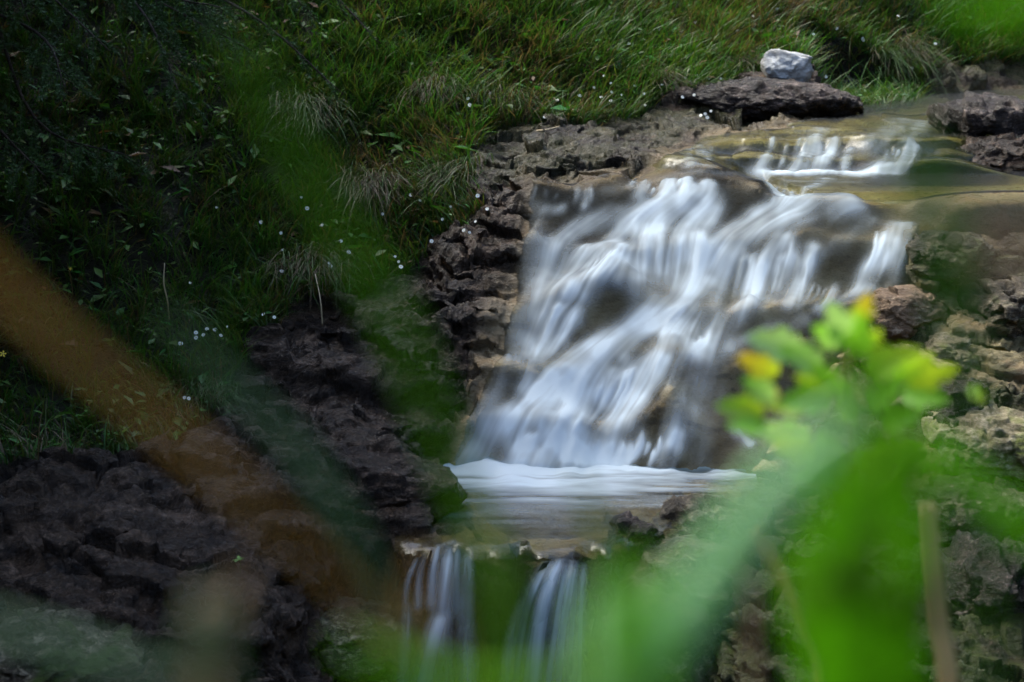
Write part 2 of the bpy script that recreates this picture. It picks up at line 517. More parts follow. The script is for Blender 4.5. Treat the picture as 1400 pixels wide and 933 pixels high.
def leaf_material(name, rgb=None, trans=.45, rough=.45, var=.25, attr=None):
    m, nt, out, N, L = new_mat(name)
    if attr:
        col = N('Attribute', _attribute_name=attr).outputs['Color']
    else:
        tc = N('TexCoord').outputs['Object']
        col = mixc(N, L, noise_n(N, L, tc, 30, 4), tuple(c * (1 - var) for c in rgb), tuple(min(1, c * (1 + var)) for c in rgb))
    b = N('BsdfPrincipled')
    L(col, b.inputs['Base Color'])
    b.inputs['Roughness'].default_value = rough
    b.inputs['Specular IOR Level'].default_value = .35
    t = N('BsdfTranslucent')
    L(mixc(N, L, 1.0, col, (1.0, 1.0, .55), 'MULTIPLY'), t.inputs[0])
    mx = N('MixShader')
    mx.inputs[0].default_value = trans
    L(b.outputs[0], mx.inputs[1])
    L(t.outputs[0], mx.inputs[2])
    L(mx.outputs[0], out.inputs[0])
    return m
M_grass = leaf_material('grass_blades', attr='tint', trans=.35, rough=.5)

def water_material(name, tint, rough=.07, foamcol=(.75, .86, .90), refl=1.0):
    m, nt, out, N, L = new_mat(name)
    a = N('Attribute', _attribute_name='foam').outputs['Fac']
    tr = N('BsdfTransparent')
    tr.inputs[0].default_value = (*tint, 1)
    gl = N('BsdfGlossy')
    gl.inputs['Roughness'].default_value = rough
    gl.inputs[0].default_value = (refl, refl, refl, 1)
    fr = N('Fresnel')
    fr.inputs[0].default_value = 1.33
    w1 = N('MixShader')
    L(fr.outputs[0], w1.inputs[0])
    L(tr.outputs[0], w1.inputs[1])
    L(gl.outputs[0], w1.inputs[2])
    f = N('BsdfPrincipled')
    f.inputs['Base Color'].default_value = (*foamcol, 1)
    f.inputs['Roughness'].default_value = .45
    f.inputs['Specular IOR Level'].default_value = .3
    gn = N('NewGeometry').outputs['Normal']
    vm = N('Mix', _data_type='VECTOR')
    vm.inputs[0].default_value = .72
    L(gn, vm.inputs[4])
    vm.inputs[5].default_value = (0, -.45, .89)
    vn = N('VectorMath', _operation='NORMALIZE')
    L(vm.outputs[1], vn.inputs[0])
    L(vn.outputs[0], f.inputs['Normal'])
    t = N('BsdfTranslucent')
    L(vn.outputs[0], t.inputs['Normal'])
    t.inputs[0].default_value = (*foamcol, 1)
    fm = N('MixShader')
    fm.inputs[0].default_value = .5
    L(f.outputs[0], fm.inputs[1])
    L(t.outputs[0], fm.inputs[2])
    mx = N('MixShader')
    L(mth(N, L, 'MULTIPLY', a, 1.0, True), mx.inputs[0])
    L(w1.outputs[0], mx.inputs[1])
    L(fm.outputs[0], mx.inputs[2])
    L(mx.outputs[0], out.inputs[0])
    return m
M_water = water_material('clear_stream_water', (.90, .90, .82), .40, refl=.14)
M_stream = water_material('smooth_stream_water', (.80, .84, .58), .24, refl=.42)
M_pool = water_material('pool_water', (.86, .86, .62), .22, refl=.6)

# ------------------------------------------------------------------ the ground
def blur0(F):
    G = F.copy()
    for _ in range(3):
        G[1:-1] = .25 * G[:-2] + .5 * G[1:-1] + .25 * G[2:]
        G[:, 1:-1] = .25 * G[:, :-2] + .5 * G[:, 1:-1] + .25 * G[:, 2:]
    return G
U2, V2 = project(np.stack([X, Y, Z], -1))
tan_side = sstep(-45, 10, c_d) * sstep(-8, 30, 660 - V2 + wob) * sstep(330, 420, V2)
bedm = np.clip(np.maximum(inflow, .75 * tan_side * (U2 > 640)), 0, 1)
bedm = np.where((pool_in > .1), .75 - .5 * sstep(6.35, 6.1, Y), bedm)
bedm *= np.maximum(.35 + .65 * sstep(300, 420, V2 + .25 * (U2 - 900)), (.42) * sstep(7.9, 8.0, Y))
bedm *= .95 - .45 * sstep(.15, .5, fbm(np.stack([X, Y, Z], -1) * 4.2, 3, 81))
mossm = np.where((U2 > 1120) & (Y > 5), .5 * sstep(1120, 1260, U2), 0) * (1 - grassy) + .35 * (1 - inflow) * sstep(600, 660, U2) * (V2 > 150) * (V2 < 250)
bedm = np.maximum(bedm, (1 - grassy) * .9 * sstep(1180, 1260, U2) * sstep(330, 420, V2) * (1 - sstep(640, 700, V2)) * sstep(-.1, .25, fbm(np.stack([X, Y, Z], -1) * 5.5, 3, 181)))
mossm = np.maximum(mossm, .7 * sstep(820, 900, U2) * sstep(690, 730, V2))
GN = np.stack([-np.gradient(blur0(Z), GX, axis=0), -np.gradient(blur0(Z), GY, axis=1), 0 * Z + 1], -1)
GN /= np.linalg.norm(GN, axis=-1)[..., None]
sel = (rockm > .02) & (Y > 4.6) & (X > -2.4) & (X < 2.9) & (Y < 11.2)
PW = np.stack([X, Y, Z], -1)[sel]
PW = PW + .03 * np.stack([noise3(PW * 7, 1), noise3(PW * 7, 2), noise3(PW * 9, 3)], -1)
lay = PW[:, 2] * 13 + PW[:, 0] * 1.6 + 1.1 * fbm(PW * 1.9, 3, 145)
lf = lay - np.floor(lay)
shelf = np.where(lf < .22, -1.0, .25 * (1 - lf))                      # thin dark partings between beds
brk = sstep(-.25, .15, fbm(PW * 3.1, 2, 149))
dsp = .036 * shelf * brk * (1 - sstep(8.0, 8.3, PW[:, 1])) + .036 * facet(PW * np.array([3.6, 3.6, 13.]), 301) + .008 * facet(PW * np.array([15., 15., 28.]), 311) + .005 * facet(PW * np.array([36., 36., 60.]), 321) + .005 * fbm(PW * 30, 3, 331, .6, True)
amp = np.zeros(X.shape)
amp[sel] = dsp
amp *= calm * rockm * (1 - .72 * inflow) * (1 - .8 * pool_in)
amp = np.where(inflow > .4, np.minimum(amp, .002), amp)
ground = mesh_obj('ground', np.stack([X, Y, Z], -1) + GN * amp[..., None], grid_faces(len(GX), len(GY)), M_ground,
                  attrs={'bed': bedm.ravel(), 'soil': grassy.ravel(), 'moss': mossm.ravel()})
tag(ground, kind='structure')

# ------------------------------------------------------------------ the cascade: a water sheet draped over the bed, its foam drawn out along the current
ix = np.where((GX >= -.6) & (GX <= 2.75))[0]
iy = np.where((GY >= 6.8) & (GY <= 10.6))[0]
WX, WY = X[np.ix_(ix, iy)], Y[np.ix_(ix, iy)]
WZ0 = Z[np.ix_(ix, iy)]

def blur(F, n, ax):
    F = np.moveaxis(F, ax, 0)
    for _ in range(n):
        G = F.copy()
        G[1:-1] = .25 * F[:-2] + .5 * F[1:-1] + .25 * F[2:]
        F = G
    return np.moveaxis(F, 0, ax)
WB = np.maximum(blur(blur(WZ0, 16, 0), 26, 1), WZ0 - .004)
WB = blur(blur(WB, 5, 0), 4, 1)
wc = c_d[np.ix_(ix, iy)] + 8 * fbm(np.stack([WX, WY, WZ0], -1) * 6, 3, 71)
WBs = np.maximum(blur(blur(WB, 14, 0), 5, 1), WZ0 - .004)
WB = WB + (WBs - WB) * sstep(8.0, 8.2, WY)
thick = -.05 + .064 * sstep(-12, 22, wc)
WZ = WB + thick
# level water: the middle pool and the upper stream
wu, wv = project(np.stack([WX, WY, WZ], -1))
midp = sstep(.95, 1.15, WX + .25 * (WY - 7.9)) * sstep(7.62, 7.75, WY) * (1 - sstep(8.34, 8.40, WY))
WZ = np.where(midp > .01, np.maximum(WZ, -1 + 1.895 * midp), WZ)
upp = sstep(1.25, 1.5, WX) * sstep(9.0, 9.25, WY)
WZ = np.where(upp > .01, np.maximum(WZ, -1 + 2.022 * upp), WZ)
gxs, gys = GX[ix], GY[iy]

STROKES = [  # picture polyline, half width in picture pixels, strength
    ([(925, 198), (940, 210), (946, 226)], 10, .75), ([(958, 200), (968, 212), (972, 222)], 8, .7), ([(900, 214), (930, 222), (975, 228)], 6, .4),
    ([(1122, 178), (1105, 205), (1085, 236)], 13, .75), ([(1140, 195), (1130, 215), (1110, 238)], 12, .85), ([(1160, 205), (1152, 238)], 8, .55), ([(1050, 215), (1035, 236)], 10, .5),
    ([(1250, 200), (1238, 220), (1222, 239)], 11, .65), ([(1232, 165), (1210, 185), (1190, 200)], 22, .22), ([(1265, 165), (1245, 195)], 14, .3),
    ([(1180, 250), (1080, 248), (1000, 240), (940, 236), (880, 250), (830, 262)], 10, .12), ([(720, 252), (722, 282)], 8, .55), ([(805, 262), (800, 282)], 7, .6), ([(770, 285), (740, 292)], 9, .35),
    ([(880, 252), (872, 268)], 9, .6), ([(915, 250), (908, 270)], 10, .8), ([(940, 248), (936, 272)], 9, .8), ([(968, 250), (966, 272)], 9, .85), ([(1055, 256), (1072, 276)], 12, .75), ([(1130, 246), (1100, 262), (1080, 275)], 12, .4),
    ([(965, 265), (905, 282), (830, 300), (765, 330), (738, 400)], 17, .6), ([(950, 275), (890, 295), (840, 330), (800, 360)], 17, .62), ([(955, 280), (905, 305), (885, 345), (876, 392)], 22, .7), ([(965, 280), (930, 320), (918, 390)], 22, .85), ([(975, 290), (955, 330), (945, 385)], 15, .7),
    ([(845, 338), (800, 352), (768, 392), (748, 440)], 22, .85), ([(850, 350), (820, 370), (795, 400)], 20, .75), ([(865, 360), (845, 385)], 12, .45), ([(735, 290), (728, 345), (708, 430), (680, 520), (645, 600)], 14, .48), ([(755, 330), (735, 400), (705, 480)], 14, .42),
    ([(1160, 278), (1060, 300), (1000, 335), (955, 390), (905, 430), (850, 462), (780, 505), (710, 562), (650, 625)], 22, .95), ([(1120, 272), (1040, 292), (985, 330), (940, 390)], 14, .7), ([(900, 420), (820, 470), (740, 530), (680, 590), (640, 640)], 16, .75),
    ([(950, 435), (910, 470), (885, 520), (850, 590), (825, 640)], 17, .8), ([(925, 430), (880, 455)], 14, .7), ([(840, 500), (790, 555), (735, 640)], 24, .72), ([(880, 505), (850, 560), (800, 640)], 18, .6), ([(790, 530), (745, 590), (700, 645)], 26, .75),
    ([(780, 428), (750, 450), (725, 485)], 18, .85), ([(765, 470), (735, 500), (715, 530)], 13, .55), ([(700, 500), (670, 560), (645, 620)], 16, .55), ([(655, 590), (640, 645)], 24, .6), ([(690, 575), (660, 645)], 22, .85),
    ([(1075, 330), (1045, 365), (1015, 420)], 16, .8), ([(1112, 345), (1098, 375), (1080, 415)], 13, .72), ([(1050, 360), (1035, 415)], 14, .75), ([(1090, 350), (1060, 410)], 14, .5), ([(1225, 312), (1218, 340), (1190, 372), (1180, 400)], 15, .72), ([(1245, 310), (1238, 345), (1220, 390)], 9, .75), ([(1190, 395), (1150, 412), (1120, 425)], 9, .5), ([(1195, 400), (1240, 402)], 7, .7),
    ([(1015, 425), (975, 470), (940, 540), (905, 630)], 16, .36), ([(985, 440), (970, 468), (958, 490)], 14, .72), ([(1100, 440), (1050, 452), (1000, 475)], 10, .42), ([(990, 470), (960, 540), (930, 620)], 12, .28), ([(975, 540), (950, 640)], 16, .2),
    ([(1010, 590), (1025, 610)], 10, .5), ([(1070, 290), (1040, 315), (1000, 355), (975, 420)], 12, .35), ([(1190, 300), (1150, 330), (1120, 350)], 12, .18), ([(870, 610), (840, 645)], 14, .55), ([(800, 600), (780, 650)], 18, .65), ([(925, 600), (910, 650)], 12, .4)]

STROKES = [(p, h_, s_ * .74) for p, h_, s_ in STROKES]
rs = np.random.default_rng(77)
for a, b, dv, cnt, st_ in [((860, 252), (985, 252), (-4, 20), 15, .75), ((868, 312), (968, 318), (-7, 74), 19, .85), ((798, 336), (856, 346), (-36, 52), 12, .8), ((1015, 352), (1120, 345), (-20, 68), 19, .82), ((748, 434), (802, 424), (-26, 58), 11, .85),
                          ((1198, 320), (1248, 312), (-26, 76), 11, .8), ((778, 530), (872, 512), (-56, 96), 16, .75), ((900, 458), (962, 432), (-62, 130), 10, .75), ((636, 575), (722, 560), (-26, 78), 14, .8), ((940, 470), (988, 456), (-16, 42), 9, .8),
                          ((1055, 198), (1150, 192), (-16, 44), 9, .62), ((1212, 198), (1256, 202), (-18, 38), 6, .6), ((918, 203), (978, 206), (-4, 20), 9, .7), ((815, 600), (935, 610), (-14, 42), 16, .7), ((720, 252), (812, 262), (-2, 24), 5, .7),
                          ((1050, 258), (1085, 264), (-6, 20), 6, .75), ((690, 470), (740, 470), (-34, 90), 7, .6), ((1110, 400), (1150, 390), (-20, 40), 5, .5), ((680, 610), (820, 610), (-10, 42), 16, .6)]:
    for i in range(cnt):
        f = (i + rs.uniform(-.4, .4) + .5) / cnt
        x0, y0 = a[0] + (b[0] - a[0]) * f, a[1] + (b[1] - a[1]) * f + rs.normal(0, 5)
        k = rs.uniform(.45, 1.15)
        STROKES.append(([(x0, y0), (x0 + dv[0] * k * .35 + rs.normal(0, 1.5), y0 + dv[1] * k * .5), (x0 + dv[0] * k + rs.normal(0, 2), y0 + dv[1] * k)], rs.uniform(2.2, 5.5), st_ * rs.uniform(.5, 1.1), 1))
W3 = np.stack([WX, WY, WZ], -1)
wu, wv = project(W3)
clearF = np.ones(WX.shape)
DIR = np.zeros(W3.shape)
DW = np.zeros(WX.shape)
sub = (slice(None, None, 2), slice(None, None, 2))
for pts, hw, st, *short in STROKES:
    c2 = curve3(np.array(pts, float), max(8, int(sum(math.hypot(b[0] - a[0], b[1] - a[1]) for a, b in zip(pts, pts[1:])) / (1.6 if short else 5))))
    q3 = []
    for (a, b) in c2:
        d = (wu[sub] - a) ** 2 + (wv[sub] - b) ** 2
        k = np.unravel_index(np.argmin(d), d.shape)
        q3.append(W3[sub][k])
    q3 = np.array(q3)
    for _ in range(14 if short else 3):
        q3[1:-1] = .25 * q3[:-2] + .5 * q3[1:-1] + .25 * q3[2:]
    tg = np.gradient(q3, axis=0)
    tg /= np.linalg.norm(tg, axis=1)[:, None] + 1e-9
    sg = hw * .00275 * .78
    lo, hi = q3.min(0) - 5 * sg, q3.max(0) + 5 * sg
    a0, a1 = np.searchsorted(gxs, (lo[0], hi[0]))
    b0, b1 = np.searchsorted(gys, (lo[1], hi[1]))
    if a1 <= a0 or b1 <= b0:
        continue
    blk = W3[a0:a1, b0:b1]
    best = np.full(blk.shape[:2], 1e9)
    tt = np.zeros(blk.shape)
    av = np.ones(blk.shape[:2])
    m = len(q3)
    prof = np.minimum(1, np.linspace(.35, 3.5, m)) * np.clip(np.linspace(1.25, .1, m), 0, 1) if short else np.ones(m)
    for i in range(m):
        r = blk - q3[i]
        d = (r * r).sum(-1)
        up = d < best
        fade = 1.0
        best = np.where(up, d, best)
        tt = np.where(up[..., None], tg[i], tt)
        av = np.where(up, prof[i], av)
    wgt = np.exp(-best / (2 * sg * sg))
    clearF[a0:a1, b0:b1] *= 1 - np.minimum(st, .97) * av * np.exp(-(best / (sg * sg)) ** 1.2 * .6)
    DIR[a0:a1, b0:b1] += tt * (wgt * (.2 + st))[..., None]
    DW[a0:a1, b0:b1] += wgt * (.2 + st)
foamI = 1 - clearF
foamI = np.maximum(foamI, .9 * np.exp(-((WY - 8.25 + .03 * np.sin(WX * 23)) / .055) ** 2) * sstep(.95, 1.1, WX) * (1 - sstep(1.5, 1.65, WX)))
for (a, b, r, k_) in [(828, 428, 30, .9), (700, 515, 20, .85), (1015, 555, 62, .7), (1060, 470, 50, .6), (640, 480, 30, .5), (740, 610, 18, .5), (860, 600, 20, .5), (1130, 312, 50, .75), (1010, 300, 26, .5), (800, 268, 40, .6), (1000, 260, 32, .6), (875, 395, 16, .5), (915, 480, 18, .6), (730, 590, 14, .5), (760, 560, 12, .5), (810, 560, 16, .5), (890, 470, 14, .5), (960, 430, 26, .6), (665, 560, 12, .5), (1050, 440, 40, .3), (845, 500, 12, .6), (770, 415, 10, .5)]:
    foamI = foamI * (1 - k_ * np.exp(-(((wu - a) / r) ** 2 + ((wv - b) / (r * .7)) ** 2)) * (1 + .5 * noise3(W3 * 22, 7)).clip(0, 1))
# where no stroke leads, water runs downhill
gx_ = np.gradient(blur(blur(WZ, 10, 0), 10, 1), gxs, axis=0)
gy_ = np.gradient(blur(blur(WZ, 10, 0), 10, 1), gys, axis=1)
dn = np.stack([-gx_, -gy_, -(gx_ ** 2 + gy_ ** 2)], -1)
dn /= np.linalg.norm(dn, axis=-1)[..., None] + .15
D = DIR + dn * .25
D = blur(blur(D, 6, 0), 6, 1)
Dz = D[..., 0] * gx_ + D[..., 1] * gy_
D[..., 2] = Dz
D /= np.linalg.norm(D, axis=-1)[..., None] + 1e-6

def bil(F, i, j):
    i = np.clip(i, 0, F.shape[0] - 1.001)
    j = np.clip(j, 0, F.shape[1] - 1.001)
    a, b = i.astype(int), j.astype(int)
    s, t = i - a, j - b
    if F.ndim == 3:
        s, t = s[..., None], t[..., None]
    return (F[a, b] * (1 - s) + F[a + 1, b] * s) * (1 - t) + (F[a, b + 1] * (1 - s) + F[a + 1, b + 1] * s) * t

def lic(nz, half, h):
    I, J = np.meshgrid(np.arange(nz.shape[0], dtype=float), np.arange(nz.shape[1], dtype=float), indexing='ij')
    sx = 1 / np.gradient(gxs)
    sy = 1 / np.gradient(gys)
    vi, vj = D[..., 0] * sx[:, None] * h, D[..., 1] * sy[None, :] * h
    VV = np.stack([vi, vj], -1)
    acc, wsum = nz.copy(), 1.0
    for sgn in (1, -1):
        i, j = I.copy(), J.copy()
        for k in range(half):
            v = bil(VV, i, j)
            i = i + sgn * v[..., 0]
            j = j + sgn * v[..., 1]
            wk = .5 + .5 * math.cos(PI * k / half)
            acc += wk * bil(nz, i, j)
            wsum += wk
    return acc / wsum
nz = rng.random(WX.shape)
nz1 = blur(blur(nz, 1, 0), 1, 1)
nz2 = blur(blur(rng.random(WX.shape), 7, 0), 5, 1)
nz2 = (nz2 - nz2.mean()) / nz2.std()
nz1 = (nz1 - nz1.mean()) / nz1.std()
nz0 = rng.random(WX.shape)
nz0 = (nz0 - .5) / .289
s0 = lic(nz0, 20, .0055)
s0 = (s0 - s0.mean()) / s0.std()
s1 = lic(nz1, 26, .006)
s2 = lic(nz2, 34, .008)
s1 = (s1 - s1.mean()) / s1.std()
s2 = (s2 - s2.mean()) / s2.std()
streak = np.clip(.54 + .06 * s0 + .15 * s1 + .22 * s2, 0, 1.5)
grad = np.hypot(gx_, gy_)
edgef = .08 + .92 * sstep(-4, 74, wc + 22 * noise3(W3 * 7, 811))
oncasc = sstep(-10, 20, wc) * (1 - sstep(8.0, 8.15, WY))
foam = foamI * (.34 + 1.05 * streak) * edgef + oncasc * .02 * streak * sstep(.25, .9, grad) * edgef
edgef0 = 1
foam = np.where(foamI > .8, foam + .12 * (foamI - .8), foam)
foam = foam + .85 * np.exp(-((WY - 6.93 - .03 * np.sin(WX * 13) - .02 * np.sin(WX * 37)) / .075) ** 2) * (.6 + .6 * streak) * sstep(.12, .5, foamI)
brkup = noise3(W3 * np.array([9., 9., 9.]), 601) * .6 + noise3(W3 * 21, 605) * .4
foam = foam * np.clip(1.0 + .75 * brkup, .25, 1.5)
foam = .80 * foam + .20 * blur(blur(foam, 10, 0), 5, 1)
foam = np.clip(foam, 0, .97) * sstep(-16, 10, wc)
WZ = WZ + (.0035 * s2 * foam + .016 * foamI) * sstep(-5, 20, wc)
W3 = np.stack([WX, WY, WZ], -1)
vis = (WZ > WZ0 - .012)
kf = vis[:-1, :-1] | vis[1:, :-1] | vis[1:, 1:] | vis[:-1, 1:]
yl = WY < 7.98 - .30 * sstep(.85, 1.15, WX)          # lip between the falls and the stream above them
cut = yl[:-1, :-1]
def sheet(name, keep, mat):
    f = grid_faces(len(ix), len(iy), keep)
    used = np.unique(f)
    mp = np.zeros(WX.size, np.int64)
    mp[used] = np.arange(len(used))
    o = mesh_obj(name, W3.reshape(-1, 3)[used], mp[f], mat, attrs={'foam': foam.ravel()[used]})
    return o
tag(sheet('waterfall', kf & cut, M_water), 'white silky waterfall fanning down the tan rock steps into the pool', 'waterfall', kind='structure')
tag(sheet('stream_water', kf & ~cut, M_stream), kind='structure')

# ------------------------------------------------------------------ lower pool and the two small falls that leave it
px = np.arange(-.75, 1.35, .012)
py = np.arange(5.98, 7.05, .010)
PX, PY = np.meshgrid(px, py, indexing='ij')
PZ = 0 * PX
lipY = lip_at(PX)
PZ = PZ - 3.5 * np.clip(lipY + .05 - PY, 0, 1) ** 2
st = fbm(np.stack([PX * 3.5, PY * 22, 0 * PX], -1), 4, 12)
st2 = fbm(np.stack([PX * 9, PY * 60, 0 * PX], -1), 3, 14)
shore = 6.90 - .05 * sstep(.3, .9, PX)
reach_ = .17 + .16 * st + .05 * np.sin(PX * 6 + 1) + .10 * np.exp(-((PX - .0) / .25) ** 2)
band = np.exp(-(np.clip(shore - PY, 0, 9) / np.clip(reach_, .05, 1)) ** 1.4) * (1 - sstep(.55, 1.05, PX + .5 * st2))
pf = np.clip(band * (.86 + .30 * st + .16 * st2) + (.20 + .34 * st + .14 * st2) * sstep(-.50, -.12, PY - shore) * (1 - sstep(.45, .9, PX)), 0, .95)
PZ = PZ + .012 * band + .002 * st + .02 * band * fbm(np.stack([PX * 9, PY * 4, 0 * PX], -1), 3, 19) * sstep(6.62, 6.8, PY)
g = grid_interp(Z, PX, PY)
pu, pv = project(np.stack([PX, PY, 0 * PX], -1))
k = (PZ > g - .03) & (PY > lipY - .035) & (poly_dist(pu, pv, POOL) > -22)
kk = k[:-1, :-1] & k[1:, 1:]
f = grid_faces(len(px), len(py), kk)
used = np.unique(f)
mp = np.zeros(PX.size, np.int64)
mp[used] = np.arange(len(used))
tag(mesh_obj('pool_water', np.stack([PX, PY, PZ], -1).reshape(-1, 3)[used], mp[f], M_pool, attrs={'foam': pf.ravel()[used]}), kind='structure')

def small_fall(label, strands, seed):
    """strands that slip over the lip: picture polyline, half width in picture pixels, strength"""
    r = np.random.default_rng(seed)
    VV, FF, AA = [], [], []
    for pts, hw, st_ in strands:
        p3 = []
        for k, (u, v) in enumerate(pts):
            x = at(u, v, 6.02)[0]
            fall = max(0, at(u, 752, 6.05)[2] - at(u, v, 6.02)[2])
            p3.append(at(u, v, float(lip_at(np.array(x))) - .02 - .10 * math.sqrt(fall) - .02 * r.random()))
        m, n = 46, 25
        cv = curve3(p3, m)
        q = np.linspace(-1, 1, n)
        t = np.linspace(0, 1, m)
        wd = hw * .0022 * (1 + .5 * t)
        TT, QQ = np.meshgrid(t, q, indexing='ij')
        x = cv[:, None, 0] + wd[:, None] * 1.6 * q[None]
        y = cv[:, None, 1] - .012 * np.cos(q * 1.5)[None] + 0 * TT
        z = cv[:, None, 2] + 0 * TT
        n1 = fbm(np.stack([QQ * hw * .22 + r.uniform(0, 50), TT * 1.1, 0 * TT + r.uniform(0, 50)], -1), 3, seed)
        al = st_ * np.exp(-(QQ / .62) ** 2 * 1.3) * (1 - QQ ** 8) * np.clip(.75 + .8 * n1, .1, 1.3) * np.minimum(1, TT * 6 + .15) * np.clip(1.15 - .55 * TT, 0, 1) * sstep(1.0, .86, TT)
        o = sum(len(w_) for w_ in VV)
        VV.append(np.stack([x, y, z], -1).reshape(-1, 3))
        FF.append(grid_faces(m, n)[:, ::-1] + o)
        AA.append(np.clip(al, 0, .92).ravel())
    o = mesh_obj('waterfall', np.concatenate(VV), np.concatenate(FF).copy(), M_strand, attrs={'foam': np.concatenate(AA)})
    tag(o, label, 'waterfall', kind='structure')
M_strand = water_material('falling_water', (.97, .97, .96), .4, refl=.05)
small_fall('thin strands of water slipping over the dark lip at the left end of the pool', [
    ([(614, 746), (608, 790), (600, 850), (590, 905)], 9, .95), ([(627, 744), (624, 790), (622, 850)], 6, .7), ([(600, 742), (592, 780), (588, 838)], 5, .6), ([(584, 752), (573, 790), (571, 838)], 5, .55), ([(572, 760), (558, 796), (555, 832)], 4, .5),
    ([(604, 835), (590, 880), (572, 960)], 12, .75), ([(640, 750), (640, 800), (636, 880)], 7, .45), ([(618, 760), (612, 860), (606, 970)], 12, .45), ([(560, 820), (556, 880), (548, 960)], 9, .3), ([(635, 790), (640, 880), (640, 970)], 10, .35)], 41)
small_fall('white curtain of water dropping from the middle of the pool lip', [
    ([(768, 762), (752, 800), (738, 860), (728, 970)], 9, .95), ([(752, 766), (732, 810), (716, 870), (704, 970)], 9, .9), ([(785, 764), (776, 810), (768, 870), (762, 970)], 7, .85), ([(799, 768), (795, 830), (792, 970)], 5, .6),
    ([(760, 765), (744, 820), (728, 900), (718, 970)], 9, .8), ([(776, 764), (764, 820), (754, 900), (748, 970)], 8, .75), ([(740, 768), (716, 820), (698, 880), (690, 970)], 7, .45), ([(790, 766), (784, 860), (778, 970)], 8, .5)], 47)
lw = [(-3.5, 4.0, -.66), (3.5, 4.0, -.66), (3.5, 6.1, -.66), (-3.5, 6.1, -.66)]
o = mesh_obj('lower_water', lw, [(0, 1, 2, 3)], M_pool)
tag(o, kind='structure')
#@@PART2
# ------------------------------------------------------------------ boulders and ledges
def ico(sub):
    import bmesh
    bm = bmesh.new()
    bmesh.ops.create_icosphere(bm, subdivisions=sub, radius=1)
    v = np.array([q.co[:] for q in bm.verts])
    f = np.array([[q.index for q in p.verts] for p in bm.faces])
    bm.free()
    return v, f
ICO = {k: ico(k) for k in (3, 4, 5, 6)}

def boulder(name, label, cat, u, v, y, size, mat, seed, rz=0, tilt=(0, 0), strata=.4, block=.7, rough=1.0, group=None, sub=6, plc=None):
    r = np.random.default_rng(seed)
    if seed in (5, 7, 12, 14):
        plc = at(u, v, y)
    if plc is None:
        q0 = hit(u, v)[1]
        y1 = q0 + .35 * size[1]
        size = tuple(q * y1 / y for q in size)
        y = y1
    d, f = ICO[sub]
    nrm = r.normal(size=(16, 3))
    nrm /= np.linalg.norm(nrm, axis=1)[:, None]
    nrm[0] = (.08, -.05, 1)
    nrm[1] = (.1, -1, .25)
    nrm[:2] /= np.linalg.norm(nrm[:2], axis=1)[:, None]
    hk = r.uniform(.68, .98, 16)
    q = np.clip(d @ nrm.T, .001, None)
    rad = np.minimum(1.12, (hk / q).min(1))
    rad = 1 + (rad - 1) * block
    p = d * rad[:, None] * np.array(size)
    s = min(size)
    pw = p + r.uniform(-50, 50, 3)
    k = .55 / s
    big = fbm(pw * k * .8, 3, seed)
    rid = fbm(pw * k * np.array([1.6, 1.6, 2.6]), 5, seed + 3, .58, True)
    fin = facet(pw * k * np.array([2.6, 2.6, 4.0]), seed + 9)
    ft2 = facet(pw * k * 6.0, seed + 19)
    lay = pw[:, 2] * k * 2.6 + .5 * fbm(pw * k * .9, 2, seed + 5)
    q = lay - np.floor(lay)
    step = -(np.abs(q - .5) * 2) ** 6
    dn = d / np.array(size)
    dn /= np.linalg.norm(dn, axis=1)[:, None]
    p = p + dn * (s * (.16 * big + rough * (.10 * rid + .17 * fin + .06 * ft2) + strata * .14 * step))[:, None]
    M = Matrix.Rotation(rz, 3, 'Z') @ Matrix.Rotation(tilt[0], 3, 'X') @ Matrix.Rotation(tilt[1], 3, 'Y')
    p = p @ np.array(M).T
    c = np.array(plc) if plc is not None else at(u, v, y)
    o = mesh_obj(name, p, f, mat, loc=c)
    tag(o, label, cat, group)
    return o

